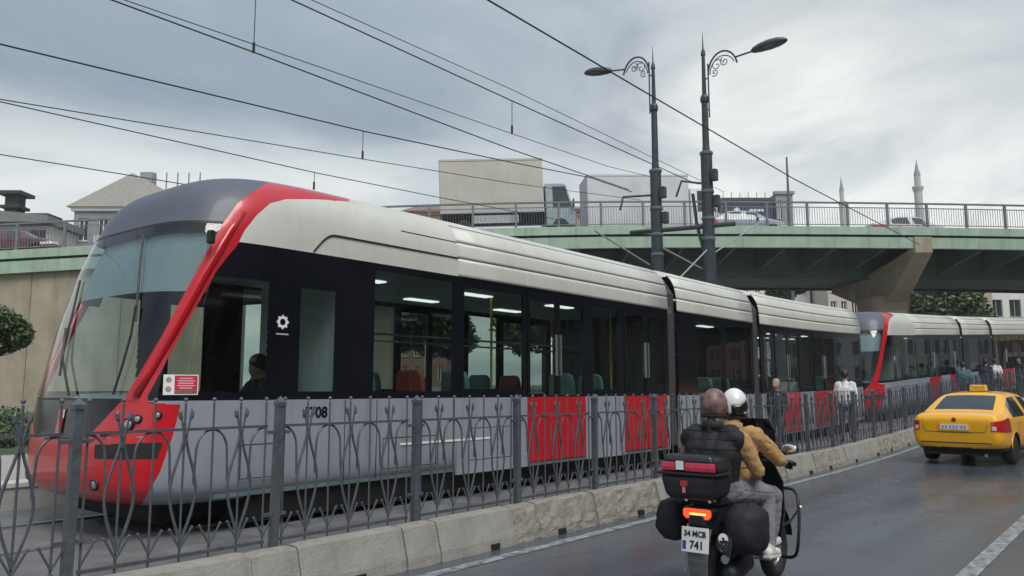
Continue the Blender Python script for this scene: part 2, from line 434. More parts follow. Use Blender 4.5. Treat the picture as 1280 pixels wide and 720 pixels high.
for k in range(-3, 60):
    x = POST0 + PITCHF * k
    rough = k in (3, 4, 6, 7, 9, 12, 13, 16, 19, 20)
    place(5 if rough else 4, x - .30)
    place((2 + (k % 2)) if rough else (0, 1, 6)[k % 3], x + .127)
    if k < 22:
        s_ = slot if not slot_used else link_copy(slot, bar); slot_used = True
        s_.location = (x + .62 + .2 * ((k * 7) % 3 - 1), sway(x + .6) - .006, rise(x + .7) + .004)

# ------------------------------------------------------------------ wrought iron fence
M_IRON = mat('dark_iron_paint', (.075, .088, .105), .42, var=.3, scale=14, bump=.15, bscale=90, dirt=(.10, .075, .055), dscale=11, damt=.5)
FY = 5.64
fence = empty('iron_fence', (POST0, FY, BED)); tag(fence, 'dark grey wrought iron street fence with tulip scrolls and ball tipped bars', 'fence')
H = lambda z: z - BED
def post_mb():
    b = MB(); b.box(-.030, .030, -.030, .030, -.02, H(1.50))
    b.box(-.036, .036, -.036, .036, H(1.47), H(1.50))
    b.add([(-.036, -.036, H(1.50)), (.036, -.036, H(1.50)), (.036, .036, H(1.50)), (-.036, .036, H(1.50)), (0, 0, H(1.55))], [(0, 1, 4), (1, 2, 4), (2, 3, 4), (3, 0, 4)])
    b.box(-.10, -.03, -.012, .012, H(1.245), H(1.272)); b.box(.03, .10, -.012, .012, H(1.245), H(1.272))
    b.box(-.10, -.03, -.012, .012, H(.60), H(.625)); b.box(.03, .10, -.012, .012, H(.60), H(.625))
    b.box(-.075, .075, -.06, .06, -.02, .015)
    return b
def bar_mb():
    b = MB(); b.tube([(0, 0, H(.36)), (0, 0, H(1.50))], .0085, 6); b.ball((0, 0, H(1.525)), .017, 7, 5); return b
def rails_mb(): return MB().box(.075, 1.485, -.009, .009, H(1.297), H(1.318))
def foot_mb(): return MB().box(.075, 1.485, -.013, .013, H(.395), H(.42))
def scroll_mb(s):                                      # one side of the tulip: base -> belly -> neck -> bud tip
    pts = []
    for (u, z) in [(.004, .50), (.03, .58), (.072, .70), (.098, .82), (.096, .92), (.070, 1.03), (.034, 1.14), (.014, 1.22), (.006, 1.28)]: pts.append((s * u, -.010, H(z)))
    b = MB()
    def cr(p, k=3):
        out = []
        for i in range(len(p) - 1):
            a, b_, c, d = [Vector(p[max(0, min(len(p) - 1, j))]) for j in (i - 1, i, i + 1, i + 2)]
            for q in range(k):
                t = q / k; out.append(.5 * ((2 * b_) + (c - a) * t + (2 * a - 5 * b_ + 4 * c - d) * t * t + (3 * b_ - a - 3 * c + d) * t ** 3))
        out.append(Vector(p[-1])); return out
    b.tube(cr(pts, 2), .011, 5)
    b.tube([(-s * .004, -.012, H(1.20)), (-s * .016, -.012, H(1.30)), (-s * .034, -.012, H(1.385))], .0085, 5)
    b.tube([(-s * .032, -.012, H(1.375)), (-s * .043, -.012, H(1.40)), (-s * .047, -.012, H(1.435)), (-s * .038, -.012, H(1.462))], [.006, .017, .014, .003], 6)
    return b
def arch_mb(s):
    pts = []
    for i in range(9):
        a = math.pi / 2 * i / 8; pts.append((s * .128 * math.sin(a), .010, H(1.135) + .165 * math.cos(a)))
    pts += [(s * .134, .010, H(1.02)), (s * .140, .010, H(.90))]
    return MB().tube(pts, .0098, 5)
def stub_mb(s): return MB().tube([(0, -.009, H(.45)), (s * .085, -.009, H(.60))], .0085, 5).ball((s * .085, -.009, H(.60)), .012, 5, 4)
BARX = [.09 + .23 * i for i in range(7)]
protos = {}
def piece(kind, fn, parent, x):
    if kind not in protos: protos[kind] = fn().build(kind.split('|')[0], M_IRON, parent); o = protos[kind]
    else: o = link_copy(protos[kind], parent)
    o.parent = parent; o.location = (x, 0, 0); return o
joined = None
for k in range(-3, 40):
    x0 = k * PITCHF; wx = POST0 + x0
    if 'post' not in protos: protos['post'] = post_mb().build('post', M_IRON, fence); po = protos['post']
    else: po = link_copy(protos['post'], fence)
    po.location = (x0, sway(wx) - .02, rise(wx)); po.rotation_euler = (rng.uniform(-.01, .01), rng.uniform(-.012, .012), heading(wx))
    dz = rise(wx + PITCHF) - rise(wx)
    if k < 12:
        if 'panel' not in protos: protos['panel'] = rails_mb().build('panel', M_IRON, fence); pa = protos['panel']
        else: pa = protos['panel'].copy(); col.objects.link(pa)
        pa.parent = fence
        piece('bottom_rail', foot_mb, pa, 0)
        for i, bx in enumerate(BARX):
            piece('bar', bar_mb, pa, bx)
            if i % 2 == 1:
                piece('scroll|a', lambda: scroll_mb(1), pa, bx); piece('scroll|b', lambda: scroll_mb(-1), pa, bx)
            else:
                if i < 6: piece('arch|a', lambda: arch_mb(1), pa, bx)
                if i > 0: piece('arch|b', lambda: arch_mb(-1), pa, bx)
            piece('stub|a', lambda: stub_mb(1), pa, bx)
            if i: piece('stub|b', lambda: stub_mb(-1), pa, bx)
    else:
        if joined is None:
            b = rails_mb(); b.add(foot_mb().v, foot_mb().f)
            for i, bx in enumerate(BARX):
                parts = [bar_mb(), stub_mb(1)]
                if i % 2: parts += [scroll_mb(1), scroll_mb(-1)]
                else: parts += ([arch_mb(1)] if i < 6 else []) + ([arch_mb(-1)] if i else [])
                for q in parts: b.add([(p[0] + bx, p[1], p[2]) for p in q.v], q.f)
            joined = tag(b.build('panel', M_IRON, fence), kind='stuff'); pa = joined
        else: pa = link_copy(joined, fence)
    pa.location = (x0, sway(wx), rise(wx)); pa.rotation_euler = (rng.uniform(-.008, .008), -math.atan2(dz, PITCHF), math.atan2(sway(wx + PITCHF) - sway(wx), PITCHF))

# ================================================================== trams
WS = 1.104                                             # body is 2.65 m wide (sections below drawn at 2.4)
TY, TS = 6.9 + 1.2 * WS, 6.9                                      # track centre, near side of the tram
M_RED = mat('tram_red', (.50, .006, .016), .3, var=.06, scale=2, coat=.6, dirt=(.26, .02, .025), dscale=3, damt=.4, streak=True)
M_CREAM = mat('tram_cream', (.56, .565, .52), .5, var=.05, scale=1.2, coat=.3, dirt=(.40, .39, .35), dscale=4.5, damt=.35, streak=True)
M_GREY = mat('tram_grey', (.27, .295, .345), .4, var=.06, scale=1.5, coat=.3, dirt=(.15, .145, .14), dscale=3.5, damt=.55, streak=True)
M_ROOFG = mat('tram_roof_grey', (.085, .095, .125), .5, var=.1, scale=1.4, coat=.15)
M_BLK = mat('tram_black', (.006, .007, .011), .12, var=.2, scale=2, spec=.35)
M_TRIM = mat('black_trim', (.012, .012, .014), .55, var=.3)
M_RUB = mat('bellows_rubber', (.05, .05, .055), .75, var=.3, scale=8)
M_UNDER = mat('underframe', (.010, .010, .011), .9, var=.4)
G_WS = glass('windshield_glass', (.80, .90, .87), .012, 1.75)
G_SIDE = glass('side_glass', (.50, .59, .57), .01)
G_CAB = glass('cab_glass', (.62, .72, .70), .01)
M_INT = mat('interior_grey', (.45, .48, .48), .7, var=.1)
M_INTD = mat('interior_dark', (.10, .145, .15), .6, var=.2)
M_SEAT1 = mat('seat_teal', (.16, .30, .29), .6, var=.12); M_SEAT2 = mat('seat_red', (.42, .08, .05), .6, var=.12)
M_STEEL = mat('stainless', (.62, .63, .64), .25, metal=.9, var=.06)
M_WHITE = mat('white_paint', (.78, .78, .76), .4, var=.05)
M_YEL = mat('yellow_pole', (.65, .5, .06), .4, var=.05)
M_CHROME = mat('lamp_chrome', (.8, .8, .82), .12, metal=.9, var=.05)
M_LENS = glass('clear_lens', (.85, .87, .9), .03)
KN = [(.30, .30, 1.2, 1.02), (.36, .13, 1.35, 1.12), (.48, .02, 1.4, 1.18), (.75, .0, 1.4, 1.2), (1.1, .03, 1.4, 1.2), (1.5, .10, 1.4, 1.2), (2.0, .21, 1.4, 1.2),
      (2.5, .35, 1.4, 1.2), (2.8, .46, 1.4, 1.2), (3.0, .55, 1.42, 1.195), (3.2, .64, 1.45, 1.17), (3.36, .75, 1.45, 1.11), (3.49, .92, 1.45, 1.01), (3.58, 1.2, 1.4, .85),
      (3.625, 1.65, 1.3, .65), (3.65, 2.2, 1.2, .42), (3.662, 2.8, 1.0, .2), (3.666, 3.2, .8, .02)]
EXPN = 3.8
def knot(k):                                           # smooth interpolation through the profile knots
    i = min(int(k), len(KN) - 2); t = k - i
    p = [KN[max(0, min(len(KN) - 1, j))] for j in (i - 1, i, i + 1, i + 2)]
    return tuple(.5 * ((2 * b) + (c - a) * t + (2 * a - 5 * b + 4 * c - d) * t * t + (3 * b - a - 3 * c + d) * t ** 3) for a, b, c, d in zip(*p))
def b_at(z):                                           # half width of the body at height z
    lo, hi = 0.0, len(KN) - 1.001
    for _ in range(30):
        m = (lo + hi) / 2
        if knot(m)[0] < z: lo = m
        else: hi = m
    return knot(lo)[3]
NEAR_S0 = 3.28
U_END = 4.16
def sx(px, py=440): return on_y(px, py, TS)[0] - NEAR_S0
RED_L = [(118, 548), (160, 496), (202, 420), (238, 353), (276, 283), (297, 254), (317, 239), (352, 225)]
def poly_in(p, poly):
    x, y = p; c = False; j = len(poly) - 1
    for i in range(len(poly)):
        xi, yi = poly[i]; xj, yj = poly[j]
        if (yi > y) != (yj > y) and x < (xj - xi) * (y - yi) / (yj - yi) + xi: c = not c
        j = i
    return c
RED_POLY = [(157, 496), (202, 420), (238, 353), (276, 283), (297, 254), (317, 239), (345, 222), (440, 235), (436, 252), (395, 249), (358, 249), (338, 254), (321, 269), (306, 288), (296, 308), (285, 320), (270, 340), (227, 416), (184, 496), (186, 503), (226, 506), (216, 545), (108, 548)]
BUMP_POLY = [(-200, 545), (118, 548), (216, 545), (200, 590), (172, 640), (160, 700), (-200, 700)]
STRIP_POLY = [(118, 556), (205, 553), (196, 574), (118, 574)]
def nose_class(u, v, z):
    """which skin a spot of the cab belongs to (u behind the nose tip, v from the centre line, z over the rail)"""
    px, py = project(NEAR_S0 + u, TY - abs(v) * WS, BED + z)
    if poly_in((px, py), STRIP_POLY) and z > .6: return 'grille'
    if poly_in((px, py), RED_POLY): return 'red_frame' if z > 1.28 else 'headlight_panel'
    left = px < interp([225, 283, 353, 420, 496, 548], [352, 276, 238, 202, 160, 118], py) if 225 < py < 548 else (py <= 225)
    if z < .98 and poly_in((px, py), BUMP_POLY): return 'bumper'
    if left:
        if z > 2.985: return 'roof_cap'
        if z > 2.955: return 'windshield_header'
        if z > 1.27: return 'windshield'
        if z > 1.25: return 'windshield_sill'
        return 'mask' if py < 548 else 'bumper'
    if z > 2.79: return 'cab_fairing'
    if z < 1.25: return 'side_panel'
    return 'band'
CABW = None
def band_class(u, z):
    if 1.33 < z:
        if u < sx(333) and z < 2.42 and z > 1.30: return 'cab_window'
        if sx(374) < u < sx(417) and z < 2.40: return 'cab_door_window'
        if sx(467) < u < sx(564) and z < 2.70: return 'window_pane'
    return 'band'
NAMES = {'roof_cap': M_ROOFG, 'windshield_header': M_TRIM, 'windshield_sill': M_TRIM, 'windshield': G_WS, 'mask': M_BLK, 'bumper': M_RED, 'red_frame': M_RED, 'headlight_panel': M_RED, 'grille': M_TRIM,
         'cab_fairing': M_CREAM, 'side_panel': M_GREY, 'band': M_BLK, 'cab_window': G_CAB, 'cab_door_window': G_CAB, 'window_pane': G_SIDE}
M_CEIL = mat('ceiling_lamp', (.9, .9, .9), .5, emit=(1, 1, .97), estr=.8)
M_BLIND = mat('sun_blind', (.20, .25, .28), .7, var=.08)
def skin_at(z, deg, inset=.05):
    lo, hi = 0.0, len(KN) - 1.001
    for _ in range(30):
        m = (lo + hi) / 2
        if knot(m)[0] < z: lo = m
        else: hi = m
    z_, U, L, B = knot(lo); th = R(abs(deg)); sg = -1 if deg < 0 else 1
    u = U + L * (1 - max(math.cos(th), 0) ** (2 / EXPN)); v = B * math.sin(th) ** (2 / EXPN)
    return (u + inset * math.cos(th), sg * (v - inset * math.sin(th)), z)
def seat_mb(w=.44):
    b = MB(); sec = []
    b.box(-.22, .22, -w / 2, w / 2, .40, .47)
    b.loft([[(-.20 - .06 * t - .02, -w / 2 * q, .46 + .52 * t), (-.20 - .06 * t - .02, w / 2 * q, .46 + .52 * t), (-.15 - .06 * t, w / 2 * q, .46 + .52 * t), (-.15 - .06 * t, -w / 2 * q, .46 + .52 * t)] for t, q in ((0, .94), (.3, 1), (.75, .97), (.93, .86), (1, .6))])
    b.box(-.05, .05, -.05, .05, .0, .40)
    return b
def tram(name, label, S0, nose_n, modules, detail=True):
    root = empty(name, (S0, TY + sway(S0), BED + rise(S0))); tag(root, label, 'tram')
    base = rise(S0)
    base_y = sway(S0)
    xf = lambda p: (p[0], p[1] * WS + sway(S0 + p[0]) - base_y, p[2] + rise(S0 + p[0]) - base)
    # --- cab skin, both halves
    na, nb, nz = nose_n; NT = 20; nj = na + NT + nb; kmax = len(KN) - 1.001
    def skin(k, j):                                    # k: up the profile, j: from the nose tip round to the side
        z, U, L, B = knot(k); B = max(B, .005)
        if j <= na:
            th = math.pi / 2 * (j / na)
            return (U + L * (1 - max(math.cos(th), 0) ** (2 / EXPN)), B * math.sin(th) ** (2 / EXPN), z)
        u1 = U + L
        if u1 < 2.02:
            return (lerp(u1, 2.04, (j - na) / NT) if j <= na + NT else lerp(2.04, U_END, (j - na - NT) / nb), B, z)
        return (lerp(u1, U_END, (j - na) / (nb + NT)), B, z)
    def classify(p):
        cl = nose_class(*p)
        return band_class(p[0], p[2]) if cl == 'band' else cl
    memo = {}
    def P(k, j):
        key = (round(k, 5), round(j, 4))
        if key not in memo: memo[key] = skin(k, j)
        return memo[key]
    sets = {}; quads = []
    dk = kmax / nz; SUBD = 5
    corner = [[classify(skin(a * dk, c)) for c in range(nj + 1)] for a in range(nz + 1)]
    for a in range(nz):
        for c in range(nj):
            cs = {corner[a][c], corner[a + 1][c], corner[a][c + 1], corner[a + 1][c + 1]}
            if len(cs) == 1: quads.append((cs.pop(), a * dk, (a + 1) * dk, c, c + 1))
            else:
                for i in range(SUBD):
                    for q in range(SUBD):
                        k0, k1 = (a + i / SUBD) * dk, (a + (i + 1) / SUBD) * dk; j0, j1 = c + q / SUBD, c + (q + 1) / SUBD
                        quads.append((classify(skin((k0 + k1) / 2, (j0 + j1) / 2)), k0, k1, j0, j1))
    for side in (-1, 1):
        for cl, k0, k1, j0, j1 in quads:
            key = cl if cl in ('roof_cap', 'windshield', 'mask', 'bumper', 'windshield_header', 'windshield_sill') else (cl, side)
            mb, ids = sets.setdefault(key, (MB(), {}))
            f = []
            for kk, jj in ((k0, j0), (k0, j1), (k1, j1), (k1, j0)):
                p = P(kk, jj); idk = (side if p[1] > .002 else 0, round(kk, 5), round(jj, 4))
                if idk not in ids: ids[idk] = len(mb.v); mb.v.append((p[0], side * p[1], p[2]))
                f.append(ids[idk])
            f = list(dict.fromkeys(f))
            if len(f) > 2: mb.f.append(tuple(f) if side < 0 else tuple(reversed(f)))
    for key, (mb, ids) in sets.items():
        nm = key if isinstance(key, str) else key[0]
        o = mb.build('black_band' if nm == 'band' else nm, NAMES[nm], root, smooth=True, xf=xf, fix=False)
        pass
    # --- straight sides beyond the cab
    def panel(nm, u0, u1, z0, z1, m, side, off=0.0, th=.03, parent=root, bev=0):
        b = MB(); n = max(1, int((u1 - u0) / .8)); y1 = 1.2 + off; y0 = y1 - th
        b.loft([[(lerp(u0, u1, i / n), side * y0, z0), (lerp(u0, u1, i / n), side * y1, z0), (lerp(u0, u1, i / n), side * y1, z1), (lerp(u0, u1, i / n), side * y0, z1)] for i in range(n + 1)])
        return b.build(nm, m, parent, xf=xf, bevel=bev)
    def sheet(nm, u0, u1, z0, z1, m, side, off=0.0, parent=root):
        b = MB(); n = max(1, int((u1 - u0) / .8)); y = side * (1.2 + off)
        b.loft([[(lerp(u0, u1, i / n), y, z0), (lerp(u0, u1, i / n), y, z1)] for i in range(n + 1)], cap=False, closed=False)
        return b.build(nm, m, parent, xf=xf)
    roofz = [2.79 + (3.64 - 2.79) * i / 24 for i in range(25)]
    roofk = [11 + (len(KN) - 12.001) * i / 30 for i in range(31)]
    def fairing(nm, u0, u1, z0, z1, m, side, off=0):
        n = max(1, int((u1 - u0) / .8)); pz = [lerp(z0, z1, i / 6) for i in range(7)]
        b = MB(); b.loft([[(lerp(u0, u1, i / n), side * (b_at(z) + off), z) for z in pz] for i in range(n + 1)], cap=False, closed=False)
        o = b.build(nm, m, root, smooth=True, xf=xf)
        md = o.modifiers.new('solid', 'SOLIDIFY'); md.thickness = .02; md.offset = 0
        return o
    def roof(u0, u1, m=M_CREAM):
        n = max(1, int((u1 - u0) / .8)); pts = [(b_at(z), z) for z in (3.455, 3.50, 3.54, 3.58, 3.625, 3.65)]
        ring = [(-y, z) for y, z in pts] + [(0, 3.664)] + [(y, z) for y, z in reversed(pts)]
        b = MB(); b.loft([[(lerp(u0, u1, i / n), y, z) for y, z in ring] for i in range(n + 1)], cap=True, closed=False)
        return b.build('roof', m, root, smooth=True, xf=xf)
    for mi, (u0, u1, segs) in enumerate(modules):
        for side in (-1, 1):
            for (z0, z1) in ((2.79, 3.015), (3.03, 3.225), (3.24, 3.45)): fairing('cream_fairing', u0, u1, z0, z1, M_CREAM, side)
            fairing('fairing_seam', u0, u1, 3.01, 3.036, M_TRIM, side, -.014); fairing('fairing_seam', u0, u1, 3.22, 3.246, M_TRIM, side, -.014)
            for q in range(1, 0):
                uq = u0 + (u1 - u0) * q / (int((u1 - u0) / 1.35) + 1)
                fairing('panel_joint', uq - .005, uq + .005, 2.795, 3.44, M_TRIM, side, .001)
            fairing('fairing_seam', u0, u1, 3.44, 3.47, M_TRIM, side, -.014)
            for (a, c, kind) in segs:
                if kind == 'pillar': panel('pillar', a, c, 1.25, 2.785, M_BLK, side); panel('side_panel', a, c, .30, 1.246, M_GREY, side, .002)
                elif kind == 'win':
                    sheet('window_pane', a, c, 1.36, 2.66, G_SIDE, side, -.003)
                    panel('window_surround', a, c, 2.66, 2.785, M_BLK, side); panel('window_surround', a, c, 1.25, 1.36, M_BLK, side)
                    panel('side_panel', a, c, .30, 1.246, M_GREY, side, .002)
                elif kind == 'door':
                    mid = (a + c) / 2
                    for (d0, d1, hx) in ((a + .006, mid - .006, mid - .05), (mid + .006, c - .006, mid + .05)):
                        d = panel('door_leaf', d0, d1, .36, 1.246, M_RED, side, .012)
                        sheet('leaf_glass', d0 + .05, d1 - .05, 1.27, 2.60, G_SIDE, side, .003, d)
                        bb = MB()
                        for (za, zb, xa, xb) in ((1.246, 2.72, d0, d0 + .05), (1.246, 2.72, d1 - .05, d1), (2.60, 2.72, d0 + .05, d1 - .05), (1.246, 1.27, d0 + .05, d1 - .05)):
                            bb.box(xa, xb, side * 1.18, side * 1.211, za, zb)
                        bb.build('leaf_frame', M_BLK, d, xf=xf)
                        MB().box(hx - .017, hx + .017, side * 1.212, side * 1.232, 1.55, 2.15).build('handle', M_STEEL, d, xf=xf)
                    panel('pillar', a, c, 2.722, 2.785, M_BLK, side, -.004)
                    panel('door_sill', a, c, .305, .345, M_STEEL, side, .02)
        roof(u0 if mi else u0 - .02, u1)
        # floor, ceiling, underframe of the module
        n = max(1, int(u1 - u0)); us = [lerp(0.9 if mi == 0 else u0, u1, i / n) for i in range(n + 1)]
        MB().loft([[(u, -1.16, .34), (u, 1.16, .34), (u, 1.16, .38), (u, -1.16, .38)] for u in us]).build('floor', M_INTD, root, xf=xf)
        MB().loft([[(u, -1.1, 2.72), (u, 1.1, 2.72), (u, 1.0, 2.78), (u, -1.0, 2.78)] for u in [lerp(1.9 if mi == 0 else u0, u1, i / n) for i in range(n + 1)]]).build('ceiling', M_INT, root, xf=xf)
        MB().loft([[(u, -1.05, .06), (u, 1.05, .06), (u, 1.12, .338), (u, -1.12, .338)] for u in [lerp(1.3 if mi == 0 else u0 + .1, u1 - .1, i / n) for i in range(n + 1)]]).build('underframe', M_UNDER, root, xf=xf)
        ul = (u0 if mi else 2.6) + .35
        while ul + .9 < u1:
            for y in (-.5, .5): MB().box(ul, ul + .62, y - .07, y + .07, 2.70, 2.716).build('ceiling_light', M_CEIL, root, xf=xf)
            ul += 2.1
        # grab poles and seats
        k = 0; u = (u0 + .5) if mi else 3.2
        while u < u1 - .5:
            inside = [kind for a, c, kind in segs if a <= u <= c]
            if not (inside and inside[0] == 'door'):
                for y in (-.78, .78):
                    s_ = seat_mb().build('seat', M_SEAT2 if (k + (y > 0)) % 3 == 1 else M_SEAT1, root, bevel=.02, xf=lambda p, u=u, y=y: xf((p[0] + u, p[1] + y, p[2] + .62)))
            else:
                MB().tube([(u, -.55, .38), (u, -.55, 2.72)], .018, 6).build('grab_pole', M_YEL, root, xf=xf)
            k += 1; u += .82
        for y in (-.5, .5):
            MB().tube([(lerp(u0 if mi else 3, u1, i / n), y, 2.05) for i in range(n + 1)], .016, 6).build('grab_rail', M_STEEL, root, xf=xf)
        # bellows to the next module
        if mi < len(modules) - 1:
            v0, v1 = u1, modules[mi + 1][0]; k = 7; rings = []
            for i in range(2 * k + 1):
                u = lerp(v0 - .02, v1 + .02, i / (2 * k)); f = .955 if i % 2 else .915
                rings.append([(u, -1.2 * f, .36), (u, -1.2 * f, 3.1), (u, -1.02 * f, 3.4), (u, 1.02 * f, 3.4), (u, 1.2 * f, 3.1), (u, 1.2 * f, .36)])
            MB().loft(rings).build('bellows', M_RUB, root, xf=xf)
            b = MB(); b.loft([[(lerp(v0 + .05, v1 - .05, i), y * .94, z - .05) for y, z in ((-1.2, 2.8), (-1.195, 3.0), (-1.17, 3.2), (-1.0, 3.47), (-.6, 3.585), (.6, 3.585), (1.0, 3.47), (1.17, 3.2), (1.195, 3.0), (1.2, 2.8))] for i in (0, 1)], cap=False, closed=False)
            b.build('bellows_cap', M_CREAM, root, xf=xf, smooth=True)
        else:
            b = MB(); pr = [(-1.19, .36), (-1.19, 2.85), (-1.15, 3.2), (-1.0, 3.46), (-.6, 3.58), (.6, 3.58), (1.0, 3.46), (1.15, 3.2), (1.19, 2.85), (1.19, .36)]
            b.loft([[(u1 + d, y * q, z * lerp(1, q, .3)) for y, z in pr] for d, q in ((-.015, .995), (.10, .985), (.22, .93))]); b.build('end_wall', M_ROOFG, root, xf=xf)
    # --- cab inside
    MB().loft([[(u, -w, .9), (u, w, .9), (u, w, zt), (u, -w, zt)] for u, w, zt in ((.30, .55, 1.22), (.55, .85, 1.30), (.95, 1.0, 1.32), (1.1, 1.02, 1.24))]).build('dashboard', M_INTD, root, bevel=.03, xf=xf)
    MB().box(2.32, 2.37, -1.1, .2, .38, 2.72).build('cab_wall', M_INT, root, xf=xf)
    b = MB(); b.loft([[(lambda q: (q[0] + .11, q[1] * .93, q[2]))(skin_at(z, th, 0)) for th in [-60 + 120 * i / 20 for i in range(21)]] for z in (2.28, 2.5, 2.72, 2.88)], cap=False, closed=False)
    b.build('sun_blind', M_BLIND, root, xf=xf, smooth=True)
    b = MB(); b.box(1.75, 2.2, -.28, .28, .75, .86); b.loft([[(2.14 + .10 * t, -.26 * q, .82 + .8 * t), (2.14 + .10 * t, .26 * q, .82 + .8 * t), (2.22 + .1 * t, .26 * q, .82 + .8 * t), (2.22 + .1 * t, -.26 * q, .82 + .8 * t)] for t, q in ((0, 1), (.8, .95), (1, .7))]); b.box(1.9, 2.05, -.1, .1, .38, .76)
    b.build('driver_seat', M_INTD, root, bevel=.03, xf=xf)
    # --- wheels just visible below
    b = MB()
    for u in (3.0, 4.7):
        for y in (-.72, .72): b.lathe([(.27, -.06), (.29, -.05), (.29, .05), (.27, .06)], 20, Matrix.Translation((u, y, .29)) @ Matrix.Rotation(R(90), 4, 'X'))
    b.build('bogie_wheels', M_UNDER, root, xf=xf)
    MB().box(.55, 1.5, -.75, .75, .10, .32).build('nose_underframe', M_UNDER, root, bevel=.05, xf=xf)
    # --- ring emblem and word line on the black panel, both sides
    for side in (-1, 1):
        uc = sx(353, 408); n = 24; rings = MB()
        for i in range(n):
            a = 2 * math.pi * i / n
        pts_o = [(uc + .060 * math.cos(2 * math.pi * i / n), side * 1.2035, 2.03 + .060 * math.sin(2 * math.pi * i / n)) for i in range(n)]
        pts_i = [(uc + .034 * math.cos(2 * math.pi * i / n), side * 1.2035, 2.03 + .034 * math.sin(2 * math.pi * i / n)) for i in range(n)]
        rings.add(pts_o + pts_i, [(i, (i + 1) % n, n + (i + 1) % n, n + i) for i in range(n)])
        for i in range(8):
            a = 2 * math.pi * i / 8
            M = Matrix.Translation((uc + 0.064 * math.cos(a), side * 1.2035, 2.03 + 0.064 * math.sin(a))) @ Matrix.Rotation(-a, 4, 'Y')
            rings.box(-.006, .008, -.001, .001, -.010, .010, M)
        rings.build('ring_emblem', M_WHITE, root, xf=xf, fix=False)
        MB().box(uc - .075, uc + .075, side * 1.2025, side * 1.2035, 1.90, 1.914).build('emblem_caption', mat('pale_print', (.45, .46, .48), .5), root, xf=xf)
    return root, xf
def segs(px, kinds): return [(sx(a), sx(b), k) for (a, b), k in zip(zip(px[:-1], px[1:]), kinds)]
def fill(u0, u1, items):                               # fill the gaps between windows and doors with pillars
    out = []; c = u0
    for a, b, k in items:
        if a - c > .004: out.append((c, a, 'pillar'))
        out.append((a, b, k)); c = b
    if u1 - c > .004: out.append((c, u1, 'pillar'))
    return out
E1, S2, E2, S3, E3 = sx(836, 470), sx(848, 470), sx(943, 470), sx(952, 470), sx(1078, 470)
MODS = [(U_END, E1, fill(U_END, E1, [(sx(580), sx(654), 'win'), (sx(659), sx(731), 'door'), (sx(741), sx(774), 'win'), (sx(780), sx(832), 'door')])),
        (S2, E2, fill(S2, E2, [(sx(871), sx(903), 'win'), (sx(907), sx(938), 'win')])),
        (S3, E3, fill(S3, E3, [(sx(956), sx(965), 'win'), (sx(968), sx(999), 'door'), (sx(1002), sx(1013), 'win'), (sx(1016), sx(1042), 'door'), (sx(1046), sx(1074), 'win')]))]
tram_near, xf_near = tram('tram', 'red nosed cream and grey tram with a sloping windshield, standing behind the fence', NEAR_S0, (80, 70, 130), MODS)
FAR_S0 = 27.1
tram_far, xf_far = tram('tram', 'second cream tram with a red cab frame, coupled behind the first under the bridge', FAR_S0, (40, 40, 70), MODS, False)

# ------------------------------------------------------------------ cab details of the near tram
bpy.context.view_layer.update()
def nose_bvh():
    vs, fs = [], []
    for o in tram_near.children:
        n = o.name.split('.')[0]
        if n in ('bumper', 'headlight_panel', 'mask', 'windshield', 'red_frame', 'side_panel', 'grille', 'roof_cap', 'cab_window', 'black_band', 'windshield_header', 'windshield_sill'):
            k = len(vs); off = tram_near.location
            vs += [v.co + off for v in o.data.vertices]; fs += [tuple(i + k for i in p.vertices) for p in o.data.polygons]
    return BVHTree.FromPolygons(vs, fs)
NB = nose_bvh()
def on_skin(px, py, lift=0.0):
    hit, nrm, _, _ = NB.ray_cast(Vector((0, 0, CAM_H)), ray(px, py).normalized())
    if hit is None: return None, None
    if nrm.dot(ray(px, py)) > 0: nrm = -nrm
    return hit - tram_near.location + nrm * lift, nrm
def both(p, n):                                        # the spot and its mirror on the other half of the cab
    return [(p, n), (Vector((p.x, -p.y, p.z)), Vector((n.x, -n.y, n.z)))]
def disc_frame(p, n): return Matrix.Translation(p) @ n.to_track_quat('Z', 'Y').to_matrix().to_4x4()
M_BULB = mat('lamp_reflector', (.34, .34, .36), .25, metal=.4, var=.2)
def lamp_at(px, py, r, name):
    p, n = on_skin(px, py)
    if p is None: return
    n = (n + Vector((-.8, 0, 0))).normalized()
    for q, m in both(p, n):
        Mx = disc_frame(q, m)
        o = MB().lathe([(r * 1.15, -.04), (r * 1.25, .006), (r * 1.05, .018), (r, .010)], 18, Mx).build(name, M_TRIM, tram_near, smooth=True)
        MB().lathe([(r * .92, -.004), (r * .9, .012), (r * .45, .017), (.001, .019)], 18, Mx).build('lens', M_BULB, o, smooth=True)
lamp_at(160, 531, .050, 'headlight'); lamp_at(172, 524, .035, 'headlight'); lamp_at(197, 519, .032, 'indicator_light'); lamp_at(118, 606, .045, 'fog_light')
# wipers and rain rail on the windshield
def skin_tube(name, pix, r, lift, m, n=6):
    pts = [on_skin(x, y, lift)[0] for x, y in pix]
    pts = [p for p in pts if p is not None]
    if len(pts) > 1: MB().tube(pts, r, n).build(name, m, tram_near)
skin_tube('wiper_blade', [(182, 296), (178, 330), (175, 365), (172, 402)], .011, .025, M_TRIM)
skin_tube('wiper_arm', [(174, 384), (168, 420), (158, 456), (146, 494)], .012, .045, M_TRIM)
skin_tube('wiper_blade', [(103, 352), (92, 400), (82, 440), (78, 470)], .011, .025, M_TRIM)
skin_tube('wiper_arm', [(88, 412), (84, 450), (92, 494)], .012, .045, M_TRIM)
skin_tube('red_seam', [(160, 501), (190, 503), (224, 507)], .006, .0, M_TRIM)
skin_tube('mask_seam', [(56, 548), (90, 548), (118, 550)], .008, .0, M_TRIM)
skin_tube('grab_handle', [(128, 545), (138, 541), (150, 540)], .010, .02, M_TRIM)
p, n = on_skin(262, 297, .03)
